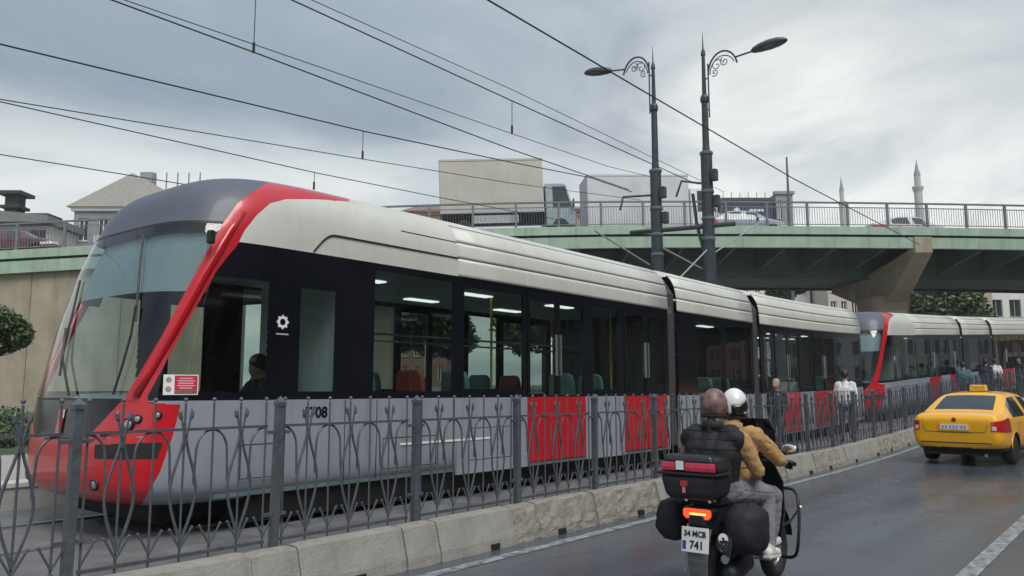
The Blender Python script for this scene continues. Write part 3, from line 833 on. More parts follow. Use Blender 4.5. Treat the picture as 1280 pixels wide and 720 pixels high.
MB().tube([p, p + Vector((-.05, -.10, .0))], .016, 6).build('camera_arm', M_TRIM, tram_near)
MB().cbox(p + Vector((-.06, -.13, -.03)), (.07, .06, .13)).build('mirror_camera', M_TRIM, tram_near, bevel=.015)
# rounded red ridge down both cab pillars
rp = [on_skin(x, y, .004)[0] for x, y in ((170, 496), (190, 460), (214, 418), (236, 378), (254, 345), (272, 315), (288, 288), (304, 265))]
for sg in (1, -1):
    MB().tube([Vector((q.x, q.y * sg, q.z)) for q in rp if q is not None], [.034, .042, .046, .048, .048, .046, .040, .028], 10).build('pillar_ridge', M_RED, tram_near, smooth=True)
# red and white emblem plate with an M
p, n = on_skin(77, 525, .012)
if p is not None:
    ax = Vector((0, 0, 1)).cross(n).normalized(); ay = n.cross(ax)
    Mx = frame(p, ax, ay)
    o = MB().box(-.055, .055, -.13, .02, -.004, .004, Mx).build('emblem_plate', M_RED, tram_near)
    MB().box(-.055, .055, .02, .10, -.004, .004, Mx).build('plate_top', M_WHITE, o)
    text('emblem_letter', 'M', .13, Mx @ Matrix.Translation((0, .058, .006)), M_RED, o, bold=.003)
# notice sticker on the cab side window
p, n = on_skin(226, 481, .006)
ax = Vector((0, 0, 1)).cross(n).normalized(); ay = n.cross(ax); Mx = frame(p, ax, ay)
o = MB().box(-.15, .15, -.092, .092, -.001, .001, Mx).build('notice_sticker', M_WHITE, tram_near)
MB().box(-.055, .142, -.05, .084, .0015, .0025, Mx).build('red_field', mat('print_red', (.50, .02, .06), .5, var=.05), o)
MB().box(-.055, .142, -.084, -.052, .0015, .0025, Mx).build('brown_field', mat('print_brown', (.25, .10, .08), .5, var=.1), o)
for k, (yy, w) in enumerate(((.058, .12), (.036, .15), (.014, .13), (-.008, .15), (-.03, .11))):
    MB().box(.043 - w / 2, .043 + w / 2, yy - .005, yy + .005, .003, .004, Mx).build('print_line', mat('print_pink', (.75, .40, .45), .5, var=.05), o)
for k, (a, b_) in enumerate(((-.105, .045), (-.105, -.04))):
    MB().lathe([(.026, .002), (.026, .003)], 14, Mx @ Matrix.Translation((a, b_, 0))).build('pictogram', mat('print_grey', (.30, .29, .25), .5), o)
# fleet number and the pale rub strip on the side
text('fleet_number', '8708', .155, frame((sx(394, 516), -1.2035, on_y(394, 516, TS)[1] - BED), (1, 0, 0), (0, 0, 1)), M_BLK, tram_near, xf=xf_near, bold=.004)
u0, u1 = sx(500, 552), sx(612, 548); zz = on_y(560, 551, TS)[1] - BED
MB().box(u0, u1, -1.208, -1.203, zz - .012, zz + .012).build('rub_strip', M_WHITE, tram_near, xf=xf_near)
for uu in (sx(430, 560), sx(470, 560), sx(566, 560), sx(622, 560), sx(745, 560), sx(775, 560)):
    MB().box(uu - .004, uu + .004, -1.2035, -1.200, .37, 1.24).build('panel_joint', M_TRIM, tram_near, xf=xf_near)
for (pa, pb, za, zb_) in ((478, 545, .46, .80), (585, 640, .46, .86), (300, 350, .50, .82)):
    ua, ub = sx(pa, 570), sx(pb, 570); hb = MB()
    for q0, q1, w0, w1 in ((ua, ub, za, za + .008), (ua, ub, zb_, zb_ + .008), (ua, ua + .008, za + .008, zb_), (ub - .008, ub, za + .008, zb_)): hb.box(q0, q1, -1.2035, -1.2005, w0, w1)
    hb.build('service_hatch', M_TRIM, tram_near, xf=xf_near)
a = []
for i in range(9):
    t = i / 8; a.append((sx(392, 316) + .28 * t, -1.203, 2.80 + .22 * math.sin(t * math.pi / 2)))
a.append((U_END, -1.199, 3.024)); MB().tube(a, .009, 5).build('fairing_seam', M_TRIM, tram_near, xf=xf_near)
MB().tube([(u_, -b_at(3.233) - .0, 3.233) for u_ in (3.2, 3.8, U_END)], .007, 5).build('fairing_seam', M_TRIM, tram_near, xf=xf_near)

# ================================================================== masts, lamps, overhead wires
M_MAST = mat('mast_paint', (.030, .040, .048), .45, var=.3, scale=6, dirt=(.07, .08, .085), dscale=5, damt=.5)
M_MASTG = mat('mast_band', (.10, .13, .14), .5, var=.2)
M_WIRE = mat('wire_dark', (.012, .012, .014), .6)
M_LAMPH = mat('lamp_head', (.045, .05, .058), .4, var=.15)
M_LAMPG = mat('lamp_glass', (.30, .31, .32), .3, var=.1)
M_INSUL = mat('insulator', (.03, .012, .010), .3)
MX = 20.7
def mast(name, label, y, px, top, collar, thick, lampdir, lamp_y):
    x = on_y(px, 200, y)[0]
    zt, zc, zk = (on_y(px, q, y)[1] for q in (top, collar, thick))
    g0 = BED + rise(x) + (.3 if y > 10.2 else 0)
    root = empty(name, (x, y, g0)); tag(root, label, 'lamp post', 'twin lamp and catenary masts beside the track')
    Z = lambda z: z - g0
    MB().lathe([(.34, 0), (.34, .12), (.27, .18), (.19, .5), (.168, Z(zk) - .9), (.168, Z(zk))], 12).build('column', M_MAST, root)
    for zz in (zk - .05, zk - 1.2, zk - 2.0, zk - 2.6):
        MB().lathe([(.172, Z(zz) - .05), (.195, Z(zz) - .03), (.195, Z(zz) + .03), (.172, Z(zz) + .05)], 12).build('band', M_MASTG, root)
    MB().lathe([(.115, Z(zk)), (.10, Z(zk) + .2), (.09, Z(zc))], 12).build('middle_pole', M_MAST, root)
    MB().lathe([(.10, Z(zc) - .06), (.125, Z(zc)), (.125, Z(zc) + .10), (.09, Z(zc) + .18)], 12).build('collar', M_MAST, root)
    MB().lathe([(.068, Z(zc) + .1), (.05, Z(zt) - .75), (.075, Z(zt) - .72), (.06, Z(zt) - .62), (.022, Z(zt) - .5), (.012, Z(zt) - .2), (.004, Z(zt))], 10).build('upper_pole', M_MAST, root)
    d = lampdir; zl = Z(lamp_y)
    b = MB()
    # stand-off bar, arch and inner scrolls
    b.tube([(0, d * .14, zl - 1.75), (0, d * .14, zl - .10)], .022, 6); b.tube([(0, 0, zl - 1.5), (0, d * .14, zl - 1.5)], .02, 6); b.tube([(0, 0, zl - .55), (0, d * .14, zl - .55)], .02, 6)
    arc = [(0, d * (.14 + .46 * (1 - math.cos(a))), zl - .45 + .62 * math.sin(a)) for a in [math.pi * .92 * i / 12 for i in range(13)]]
    b.tube(arc, .028, 6)
    b.tube([(0, d * (.14 + .40 * (1 - math.cos(a)) + .06), zl - .45 + .48 * math.sin(a)) for a in [math.pi * .85 * i / 12 for i in range(13)]], .016, 6)
    for cy, cz, rr, ph in ((.42, zl - .22, .20, 0), (.66, zl - .16, .15, 2), (.34, zl - .42, .12, 4)):
        b.tube([(0, d * (cy + rr * (1 - i / 15) * math.cos(ph + i * .62)), cz + rr * (1 - i / 15) * math.sin(ph + i * .62)) for i in range(15)], .014, 5)
    b.build('scroll_bracket', M_MAST, root)
    e = d * 1.05; slope = .16 if d > 0 else .06
    MB().tube([(0, d * .98, zl - .12), (0, d * 1.55, zl - .12 + .57 * slope)], .026, 6).build('lamp_arm', M_MAST, root)
    c = Vector((0, d * 2.0, zl - .12 + 1.02 * slope)); rot = Matrix.Rotation(math.atan(slope) * d, 3, 'X')
    prof = [(-.52, .05, .05), (-.46, .11, .10), (-.26, .18, .15), (.0, .21, .17), (.26, .195, .15), (.44, .12, .10), (.52, .04, .03)]
    rings = [[c + rot @ Vector((w * math.cos(2 * math.pi * j / 12), d * a, h * math.sin(2 * math.pi * j / 12) * (1 if math.sin(2 * math.pi * j / 12) > 0 else .55))) for j in range(12)] for a, w, h in prof]
    lh = MB().loft(rings).build('lamp_head', M_LAMPH, root, smooth=True)
    rings = [[c + rot @ Vector((w * .8 * math.cos(2 * math.pi * j / 12), d * a * .8, -h * .45 - .02 * abs(math.sin(2 * math.pi * j / 12)) + .02)) for j in range(12)] for a, w, h in prof[1:-1]]
    MB().loft(rings).build('lamp_lens', M_LAMPG, lh, smooth=True)
    # clamp boxes and short bracket arms on the column
    for k, (zz, dx) in enumerate(((zk - .75, .0), (zk - 1.5, .1))):
        MB().cbox((dx - .05, -.26, Z(zz)), (.20, .16, .34)).build('junction_box', M_MAST, root, bevel=.02)
    return root, x
y1, y2 = 11.4, 9.9
mL, xL = mast('lamp_post', 'dark mast with scrolled bracket whose street lamp reaches back over the platform', y1, 819, 60, 138, 212, 1, on_y(819, 74, y1)[1])
mR, xR = mast('lamp_post', 'dark mast with scrolled bracket whose street lamp reaches out towards the road', y2, 883, 44, 128, 190, -1, on_y(883, 80, y2)[1])
# cantilever gear between the masts
zb = on_y(820, 288, y1)[1]
gear = empty('catenary_gantry', (xL, y1, zb)); tag(gear, 'steel cross beam and struts joining the two masts', 'gantry')
dR = Vector((xR - xL, y2 - y1, 0))
MB().tube([Vector((0, .9, .05)), Vector((0, 0, 0)), dR * 1.0, dR * 1.5], .07, 8).build('cross_beam', M_MAST, gear)
MB().tube([Vector((0, 0, -.45)), dR * .9 + Vector((0, 0, -1.3))], .05, 6).build('strut', M_MAST, gear)
MB().tube([dR * .72 + Vector((0, 0, 1.0)), dR * .78 + Vector((0, 0, .1)), dR * .95 + Vector((0, 0, -1.1))], .05, 6).build('strut', M_MAST, gear)
MB().tube([Vector((0, .1, 1.1)), Vector((-.9, .6, .95)), Vector((-1.0, .65, .55))], .035, 6).build('bracket_arm', M_MAST, gear)
MB().tube([dR + Vector((0, .2, 1.3)), dR * .6 + Vector((-.3, 0, 1.35)), dR * .55 + Vector((-.3, .1, .9))], .035, 6).build('bracket_arm', M_MAST, gear)
def wire(pix, y, r, back=0.0, lab='thin dark overhead tram wire strung high above the track', ends=None, name='overhead_wire', group='overhead wires along the track'):
    pts = [Vector((on_y(a, b, y)[0], y, on_y(a, b, y)[1])) for a, b in pix]
    if back:
        dd = (pts[0] - pts[1]).normalized(); pts.insert(0, pts[0] + dd * back)
    if ends is not None: pts.append(Vector(ends))
    fine = []
    for i in range(len(pts) - 1):
        for q in range(4): fine.append(pts[i].lerp(pts[i + 1], q / 4))
    fine.append(pts[-1])
    o0 = fine[0]; o = MB().tube([p - o0 for p in fine], r, 5).build(name, M_WIRE, None, smooth=True); o.location = o0
    return tag(o, lab, 'wire', group)
wire([(610, 0), (818, 122), (993, 224), (1150, 306)], 6.3, .0125, 14, 'thick dark cable passing in front of both lamp masts down to the bridge')
wire([(365, 0), (640, 126), (866, 228)], 9.2, .011, 14, 'stout contact wire ending at the road side mast bracket'); wire([(390, 0), (640, 112), (868, 222), (905, 240)], 9.3, .0068, 14, 'thin wire just above the stout contact wire of the road side mast')
wire([(140, 0), (322, 67), (640, 187), (786, 237)], 10.2, .011, 14, 'stout wire crossing the beige lorry towards the platform side mast'); wire([(156, 0), (325, 58), (640, 167), (760, 208), (818, 222)], 10.3, .0072, 14, 'thin wire held by the long dropper above the tram roof')
wire([(0, 55), (455, 164), (640, 203), (738, 222), (790, 240)], 11.6, .0125, 10, 'thick dark wire with a bent dropper, ending beside the white lorry'); wire([(0, 124), (455, 199), (640, 229), (800, 250)], 11.7, .008, 10, 'thin wire hanging below the bent dropper, crossing the middle of the beige lorry')
wire([(0, 127), (395, 216), (540, 245), (700, 275)], 13.0, .0095, 10, 'wire with a small dropper that meets the bridge left of the beige lorry'); wire([(0, 193), (180, 222), (330, 247)], 13.2, .0085, 10, 'lowest wire, reaching the gable building above the tram nose')
for (a, b_), y in (((321, 0), 10.2), ((640, 126), 9.2), ((454, 164), 11.6), ((393, 216), 13.0)):
    z1 = {321: -30, 640: 126, 454: 164, 393: 216}[a]; z0 = {321: 66, 640: 166, 454: 198, 393: 236}[a]
    xx, za = on_y(a, z1, y); zb_ = on_y(a, z0, y)[1]
    o = MB().tube([(0, 0, za - zb_), (.0, 0, .1)], .007, 5).tube([(0, 0, .14), (0, 0, -.02)], .022, 6).build('wire_dropper', M_WIRE); o.location = (xx, y, zb_)
    tag(o, 'short vertical dropper clamped between two overhead wires', 'wire', 'droppers between the overhead wires')
M_STAY = mat('stay_cable', (.30, .31, .31), .5)
for a, b_, y, lab in (((743, 288), (812, 331), y1, 'pale stay rod slanting down to the platform side mast'), ((952, 277), (884, 322), y2, 'pale stay rod slanting from the bridge edge to the road side mast'), ((884, 312), (850, 347), y2, 'short pale stay rod between the foot of the two masts')):
    p0 = Vector((on_y(*a, y)[0], y, on_y(*a, y)[1])); p1 = Vector((on_y(*b_, y)[0], y, on_y(*b_, y)[1]))
    o = MB().tube([p0 - p1, (0, 0, 0)], .022, 6).build('stay_rod', M_STAY); o.location = p1
    tag(o, lab, 'rod', 'stay rods on the masts')

# ================================================================== overpass
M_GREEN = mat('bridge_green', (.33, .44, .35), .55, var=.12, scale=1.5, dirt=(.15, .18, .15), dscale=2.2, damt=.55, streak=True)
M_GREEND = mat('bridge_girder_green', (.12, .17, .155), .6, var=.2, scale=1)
M_GROOVE = mat('bridge_groove', (.02, .03, .028), .8)
M_TAN = mat('pier_concrete', (.33, .285, .22), .85, var=.15, scale=1.2, bump=.3, bscale=20, dirt=(.17, .15, .12), dscale=1.6, damt=.6, streak=True)
M_PIER = mat('pier_dark_concrete', (.17, .15, .13), .85, var=.15, scale=1.2, dirt=(.10, .09, .08), damt=.5)
M_BRAIL = mat('bridge_railing', (.16, .17, .19), .45, var=.2)
BXS = [-75, -60, -40, -23, -10, 2.3, 14, 25.6, 60, 100]; BZS = [3.9, 5.1, 6.6, 7.9, 8.83, 9.46, 9.66, 9.72, 9.5, 9.0]
def bz(X): return sum(interp(BXS, BZS, X + q) for q in (-5, -2.5, 0, 2.5, 5)) / 5
def by(X): return 37.8 + .0823 * X
def bp(X, d, z): return view(X - .0823 * d, by(X) + d, bz(X) + z)   # d: metres back from the near edge, z: from the deck edge top
bridge = empty('overpass_bridge', view(20, 44, rise(44))); tag(bridge, 'green steel road bridge with concrete pier crossing over the tram line', 'bridge')
BO = Vector(bridge.location)
def bstrip(name, sec, m, X0=-74, X1=98, step=3.0, parent=None, caps=True, smooth=False):
    n = int((X1 - X0) / step); b = MB()
    b.loft([[bp(lerp(X0, X1, i / n), d, z) - BO for d, z in sec] for i in range(n + 1)], cap=caps)
    return b.build(name, m, bridge if parent is None else parent, smooth=smooth)
bstrip('deck_fascia', [(0, 0), (0, -.40), (.35, -.40), (.35, 0)], M_GREEN)
bstrip('fascia_groove', [(.10, -.40), (.10, -.52), (.35, -.52), (.35, -.40)], M_GROOVE)
bstrip('lower_fascia', [(.05, -.52), (.07, -1.06), (.30, -1.06), (.30, -.52)], M_GREEN)
bstrip('deck', [(.35, -.12), (.35, -.45), (12.3, -.45), (12.3, -.12)], mat('deck_asphalt', (.06, .06, .062), .8))
bstrip('far_fascia', [(12.3, 0), (12.3, -1.06), (12.6, -1.06), (12.6, 0)], M_GREEN)
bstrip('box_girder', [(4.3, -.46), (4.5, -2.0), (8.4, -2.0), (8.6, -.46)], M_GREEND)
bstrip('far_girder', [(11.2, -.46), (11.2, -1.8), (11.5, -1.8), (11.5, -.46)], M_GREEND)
rib = None
for k in range(-28, 38):
    X = k * 2.6 + .7
    b = MB(); pr = [(.32, -.46), (.32, -1.0), (4.4, -1.75), (4.35, -.46)]
    b.prism(pr, lambda d, z: bp(X - .06, d, z) - bp(X, 0, 0), lambda d, z: bp(X + .06, d, z) - bp(X, 0, 0))
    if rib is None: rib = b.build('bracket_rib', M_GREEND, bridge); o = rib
    else: o = link_copy(rib, bridge)
    o.location = bp(X, 0, 0) - BO
def pier(X):
    e = 0.9
    # hammerhead: shallow at the deck edges, deep over the column
    b = MB(); pr = [(-.06, -.42), (-.06, -1.25), (3.6, -3.0), (8.8, -3.0), (12.6, -1.25), (12.6, -1.05), (11.1, -1.05), (11.1, -2.03), (.8, -2.03), (.8, -.5)]
    pr = [(-.06, -.50), (-.06, -1.30), (2.5, -3.4), (5.4, -3.4), (8.6, -2.35), (8.6, -2.02), (4.4, -2.02), (4.3, -1.78), (.4, -1.1), (.4, -.50)]
    b.prism(pr, lambda d, z: bp(X - e * (.5 if d < 0 else .62), d, z) - BO, lambda d, z: bp(X + e * (.5 if d < 0 else .62), d, z) - BO)
    c = b.build('pier_cap', M_TAN, bridge, bevel=.03)
    p = bp(X, 4.0, -3.3); g0 = rise(p.x)
    q = p - BO; b = MB(); dx = Vector((SA, -CA, 0)); dy = Vector((CA, SA, 0))
    ring = lambda z, w, t: [q.xy.to_3d() + dx * a * w + dy * c_ * t + Vector((0, 0, z)) for a, c_ in ((-1, -.7), (-.7, -1), (.7, -1), (1, -.7), (1, .7), (.7, 1), (-.7, 1), (-1, .7))]
    b.loft([ring(g0 - BO.z - .3, 1.0, 1.2), ring(q.z - .6, 1.0, 1.2), ring(q.z + .12, 1.05, 1.45)])
    b.build('pier_column', M_TAN, bridge)
pier(20.6); pier(47.0); pier(-6.5)
# abutment wall under the ramp: cast panels
wallp = MB()
for k in range(13):
    X0 = -66 + k * 4.0; X1 = X0 + 3.97
    b = MB(); g = -.2
    pts = [view(X0, by(X0) + .35, g) - BO, view(X1, by(X1) + .35, g) - BO, view(X1, by(X1) + .35, bz(X1) - .6) - BO, view(X0, by(X0) + .35, bz(X0) - .6) - BO]
    off = view(0, .4, 0)
    b.add([*pts, *[p + off for p in pts]], [(0, 1, 2, 3), (7, 6, 5, 4), (0, 4, 5, 1), (1, 5, 6, 2), (2, 6, 7, 3), (3, 7, 4, 0)])
    b.build('abutment_panel', M_TAN, bridge)
# railing: posts every two metres, rails, thin balusters
rail = empty('bridge_railing', bp(0, .15, 0)); tag(rail, 'grey steel railing with thin balusters along the edge of the green bridge', 'railing')
RO = Vector(rail.location)
def rstrip(name, z0, z1, d0, d1, X0, X1, m=M_BRAIL):
    n = max(1, int((X1 - X0) / 3)); b = MB()
    b.loft([[bp(lerp(X0, X1, i / n), d, z) - RO for d, z in ((d0, z0), (d1, z0), (d1, z1), (d0, z1))] for i in range(n + 1)]); return b.build(name, m, rail)
rstrip('top_rail', 1.20, 1.28, .10, .20, -70, 96); rstrip('mid_rail', .98, 1.02, .13, .17, -70, 96); rstrip('bottom_rail', .10, .14, .13, .17, -70, 96)
post = MB().box(-.055, .055, -.05, .05, 0, 1.22).build('post', M_BRAIL, rail)
bal = MB()
for i in range(1, 16): bal.box(i * .13 - .009, i * .13 + .009, -.009, .009, .12, 1.0)
bal = tag(bal.build('balusters', M_BRAIL, rail), kind='stuff')
for k in range(-34, 47):
    X = k * 2.08 + .2
    o = post if k == -34 else link_copy(post, rail); o.location = bp(X, .15, 0) - RO; o.rotation_euler = (0, 0, YAW - R(90) + math.atan(.0823))
    o = bal if k == -34 else link_copy(bal, rail); o.location = bp(X, .15, 0) - RO
    p0, p1 = bp(X, .15, 0), bp(X + 2.08, .15, 0); o.rotation_euler = (0, -math.atan2(p1.z - p0.z, 2.08), math.atan2(p1.y - p0.y, p1.x - p0.x))
lp = empty('street_lamp', bp(6.9, 11, -.1)); tag(lp, 'small curved street lamp standing on the bridge above the white van', 'street lamp')
lp.rotation_euler = (0, 0, YAW - R(90))
MB().tube([(0, 0, 0), (0, 0, 3.6), (-.15, 0, 3.95), (-.5, 0, 4.05), (-1.1, 0, 4.0)], .05, 6).build('pole', M_BRAIL, lp)
MB().ball((-1.35, 0, 3.93), (.35, .14, .1), 8, 6).build('lamp_head', M_LAMPH, lp, smooth=True)
an = empty('antenna_mast', view(21.2, 60, 1.5)); tag(an, 'tall bare pole rising behind the bridge near the dark roof', 'mast')
MB().lathe([(.16, 0), (.13, 12), (.07, 17.9)], 8).build('pole', mat('pole_grey', (.12, .12, .13), .6), an)

# ================================================================== buildings and trees
M_PANE = mat('window_dark', (.035, .042, .050), .15, var=.3, scale=.7)
M_ROOFT = mat('roof_tiles_brown', (.20, .13, .10), .85, var=.25, scale=1.5)
M_SLATE = mat('roof_grey', (.20, .20, .20), .8, var=.2)
def building(name, label, X0, X1, Y, depth, z0, z1, cols, rows, wallm, framem=None, win=(.5, .62), rotz=0.0, roof='flat', base=0.0, cat='building', group=None, sill=True, place=None, roofm=None, setback=0.0):
    """a block facing the camera side; windows are real openings with frame, pane and sill"""
    W = X1 - X0; Hh = z1 - z0
    root = empty(name, place if place is not None else view((X0 + X1) / 2, Y, z0), (YAW - R(90)) if place is None else 0)
    root.rotation_euler.z += rotz
    tag(root, label, cat, group)
    b = MB(); cw = W / cols; rh = (Hh - base) / rows; xs = [-W / 2]; 
    ww, wh = cw * win[0], rh * win[1]
    # facade with holes
    for c in range(cols): x = -W / 2 + cw * (c + .5); xs += [x - ww / 2, x + ww / 2]
    xs.append(W / 2); zs = [0.0]
    for r_ in range(rows): z = base + rh * (r_ + .5); zs += [z - wh / 2, z + wh / 2]
    zs.append(Hh)
    for i in range(len(xs) - 1):
        for j in range(len(zs) - 1):
            if i % 2 == 1 and j % 2 == 1: continue
            b.box(xs[i], xs[i + 1], 0, .3, zs[j], zs[j + 1])
    b.box(-W / 2, W / 2, .3, depth, 0, Hh)
    b.build('wall', wallm, root)
    b = MB(); b.box(-W / 2 - .2, W / 2 + .2, -.2, .32, Hh, Hh + .35); b.build('cornice', framem or wallm, root)
    if roof == 'gable':
        MB().prism([(-W / 2 - .5, Hh + .3), (W / 2 + .5, Hh + .3), (.0, Hh + setback)], lambda x, z: (x, -.4, z), lambda x, z: (x, depth, z)).build('roof', roofm or M_ROOFT, root)
    elif roof == 'hip':
        b = MB(); b.add([(-W / 2 - .4, -.4, Hh + .35), (W / 2 + .4, -.4, Hh + .35), (W / 2 + .4, depth, Hh + .35), (-W / 2 - .4, depth, Hh + .35), (-W / 4, depth / 2, Hh + .35 + setback), (W / 4, depth / 2, Hh + .35 + setback)], [(0, 1, 5, 4), (1, 2, 5), (2, 3, 4, 5), (3, 0, 4)])
        b.build('roof', roofm or M_ROOFT, root)
    else:
        MB().box(-W / 2, W / 2, .34, depth, Hh, Hh + .12).build('roof', M_SLATE, root)
    wm = MB().box(-ww / 2 - .06, ww / 2 + .06, -.03, .05, -wh / 2 - .06, wh / 2 + .06)
    pm = None
    for r_ in range(rows):
        for c in range(cols):
            x = -W / 2 + cw * (c + .5); z = base + rh * (r_ + .5)
            if pm is None:
                f = MB()
                for a0, a1, c0, c1 in ((-ww / 2, -ww / 2 + .07, -wh / 2, wh / 2), (ww / 2 - .07, ww / 2, -wh / 2, wh / 2), (-ww / 2 + .07, ww / 2 - .07, wh / 2 - .07, wh / 2), (-ww / 2 + .07, ww / 2 - .07, -wh / 2, -wh / 2 + .07), (-.035, .035, -wh / 2 + .07, wh / 2 - .07)): f.box(a0, a1, .12, .2, c0, c1)
                pm = f.build('window', framem or M_WHITE, root)
                MB().box(-ww / 2, ww / 2, .16, .18, -wh / 2, wh / 2).build('pane', M_PANE, pm)
                if sill: MB().box(-ww / 2 - .1, ww / 2 + .1, -.08, .1, -wh / 2 - .08, -wh / 2 - .003).build('sill', framem or wallm, pm)
                o = pm
            else: o = link_copy(pm, root)
            o.location = (x, 0, z)
    return root
M_W1 = mat('wall_cream', (.52, .49, .43), .85, var=.12, scale=.5, dirt=(.32, .29, .25), dscale=.5, damt=.6)
M_W2 = mat('wall_white', (.64, .63, .60), .8, var=.1, scale=.5, dirt=(.45, .43, .40), dscale=.6, damt=.5)
M_W3 = mat('wall_tan', (.40, .33, .26), .85, var=.14, scale=.5, dirt=(.25, .21, .17), dscale=.5, damt=.5)
M_W4 = mat('wall_brick', (.30, .15, .11), .85, var=.2, scale=.8)
M_W5 = mat('wall_dark_cladding', (.045, .05, .065), .5, var=.2)
M_W6 = mat('wall_grey', (.28, .29, .31), .8, var=.14, scale=.6, dirt=(.18, .18, .19), damt=.5)
# seen under the bridge
building('apartment_building', 'pale apartment block with rows of narrow windows behind the bridge, beside the pier', 20.5, 31.5, 84, 12, 2.0, 17, 9, 5, M_W2, base=.5)
building('apartment_building', 'cream block with tall closely spaced windows next to the bridge pier', 31.8, 39.2, 80, 10, 2.0, 16.5, 7, 5, M_W1, base=.5, win=(.55, .66))
building('apartment_building', 'narrow tan building without balconies behind the second tram', 43.2, 45.3, 75, 10, 2.0, 15, 1, 4, M_W3, win=(.22, .4))
building('apartment_building', 'white block with grey panels and big windows behind the second tram', 45.4, 56, 76, 12, 2.0, 16, 6, 5, M_W2, M_W6, base=.6, win=(.62, .62))
# seen over the bridge
building('town_house', 'low brown brick house just above the railing beside the beige lorry', -13.5, -7.8, 96, 10, 2, 22.8, 4, 7, M_W4, roof='hip', setback=2.0)
building('town_house', 'red brown house seen between the two lorries on the bridge', 7.8, 10.5, 96, 9, 2, 23.2, 3, 7, M_W4, roof='hip', setback=.8)
dk = building('roof_block', 'dark clad commercial block with white roof lettering beyond the bridge', 24.8, 30.6, 92, 12, 2.5, 23.6, 5, 6, M_W5, base=6)
dk2 = building('roof_block', 'small grey block with rooftop boxes beside the dark commercial block', 31.0, 33.0, 92, 8, 2.5, 24.4, 2, 6, M_W6)
M_SIGNW = mat('sign_white', (.75, .75, .75), .5)
M_SIGNB = mat('sign_board_navy', (.02, .028, .06), .5, var=.1)
o = MB().box(-2.8, 2.8, -.32, -.22, 18.9, 21.0).build('sign_board', M_SIGNB, dk)
MB().lathe([(.34, -.0), (.34, .04)], 14, Matrix.Translation((-1.4, -.33, 19.9)) @ Matrix.Rotation(R(90), 4, 'X')).build('sign_mark', M_SIGNW, o)
for k, (a, w) in enumerate(((.1, .35), (.55, .35), (1.0, .35), (1.45, .25))): MB().box(a, a + w, -.35, -.33, 19.75, 20.05).build('sign_mark', M_SIGNW, o)
for k, (a, w, h) in enumerate(((-2.2, 1.2, .7), (-.6, 1.6, .9), (1.4, 1.0, .6))): MB().box(a, a + w, 2, 4, 21.1, 21.1 + h).build('roof_unit', M_W6, dk)
for k in range(6): MB().tube([(-2.6 + k * 1.0, 1.0, 21.1), (-2.6 + k * 1.0, 1.0, 22.4)], .04, 5).build('roof_post', M_BRAIL, dk)
building('town_house', 'grey rendered house with small windows left of the beige lorry', -21.5, -14.2, 104, 10, 2, 23.4, 5, 7, M_W6, roof='hip', setback=1.6)
# minarets far off
def minaret(label, px, py, Y, r0):
    top = at_depth(px, py, Y); root = empty('minaret', (top.x, top.y, 2.4)); tag(root, label, 'tower', 'minarets beyond the bridge'); h = top.z - 2.4
    m = mat('minaret_stone', (.42, .41, .38), .85, var=.1, scale=.4)
    MB().lathe([(r0, 0), (r0, h * .865)], 12).build('shaft', m, root)
    MB().lathe([(r0, h * .85), (r0 * 1.35, h * .867), (r0 * 1.4, h * .875), (r0 * 1.0, h * .875)], 12).build('balcony', m, root)
    MB().lathe([(r0 * .78, h * .87), (r0 * .76, h * .925), (r0 * .86, h * .928)], 12).build('upper_shaft', m, root)
    MB().lathe([(r0 * .84, h * .928), (r0 * .45, h * .955), (r0 * .16, h * .98), (.06, h)], 12).build('spire', mat('minaret_lead', (.22, .24, .25), .6), root)
minaret('slender far minaret with thin pointed spire behind the bridge railing', 1051, 220, 330, 1.2)
minaret('thicker pale minaret with balcony above the white car on the bridge', 1145, 199, 240, 1.2)
# left, behind the ramp
gb = building('gable_building', 'pale building with a wide low gable roof behind the ramp', -34.6, -25.4, 62, 14, 1.0, 15.6, 6, 5, M_W6, M_WHITE, roof='gable', setback=3.0, roofm=mat('gable_metal', (.42, .40, .36), .7, var=.12))
MB().box(-.3, .7, 1.5, 2.3, 16.6, 18.2).build('chimney', M_W6, gb)
for k in range(5): MB().tube([(1.2 + k * .9, 1.0, 16.4 - k * .3), (1.2 + k * .9, 1.0, 18.0)], .05, 5).build('roof_post', M_BRAIL, gb)
MB().box(-2.8, 4.7, -.35, -.25, 10.6, 12.6).build('sign_board', mat('board_pale', (.5, .5, .52), .6), gb)
lh = building('glazed_hall', 'long low hall with sloping roof and glazed front behind the dark car', -56, -34.2, 58, 12, 1.0, 13.6, 14, 4, M_W2, mat('hall_frame', (.22, .25, .26), .6), win=(.8, .8))
MB().prism([(-11.3, 12.9), (11.3, 12.7), (11.3, 13.2), (-11.3, 15.4)], lambda x, z: (x, -.9, z), lambda x, z: (x, 12, z)).build('sloped_roof', M_SLATE, lh)
MB().box(7.0, 9.6, 2, 4, 12.5, 14.0).build('roof_unit', M_W5, lh)
tw = empty('roof_pavilion', view(-38.7, 61, 14.6)); tw.scale = (.5, .5, .75); tag(tw, 'dark pavilion with flat overhanging top above the glazed hall', 'pavilion'); tw.rotation_euler = (0, 0, YAW - R(90))
MB().box(-1.0, 1.0, -1, 1, -1.2, 2.6).build('drum', mat('pavilion_dark', (.03, .035, .035), .7), tw); MB().box(-1.9, 1.9, -1.9, 1.9, 2.6, 2.95).build('flat_roof', MATS['pavilion_dark'], tw); MB().box(-1.5, 1.5, -1.5, 1.5, 1.2, 1.5).build('ledge', MATS['pavilion_dark'], tw)
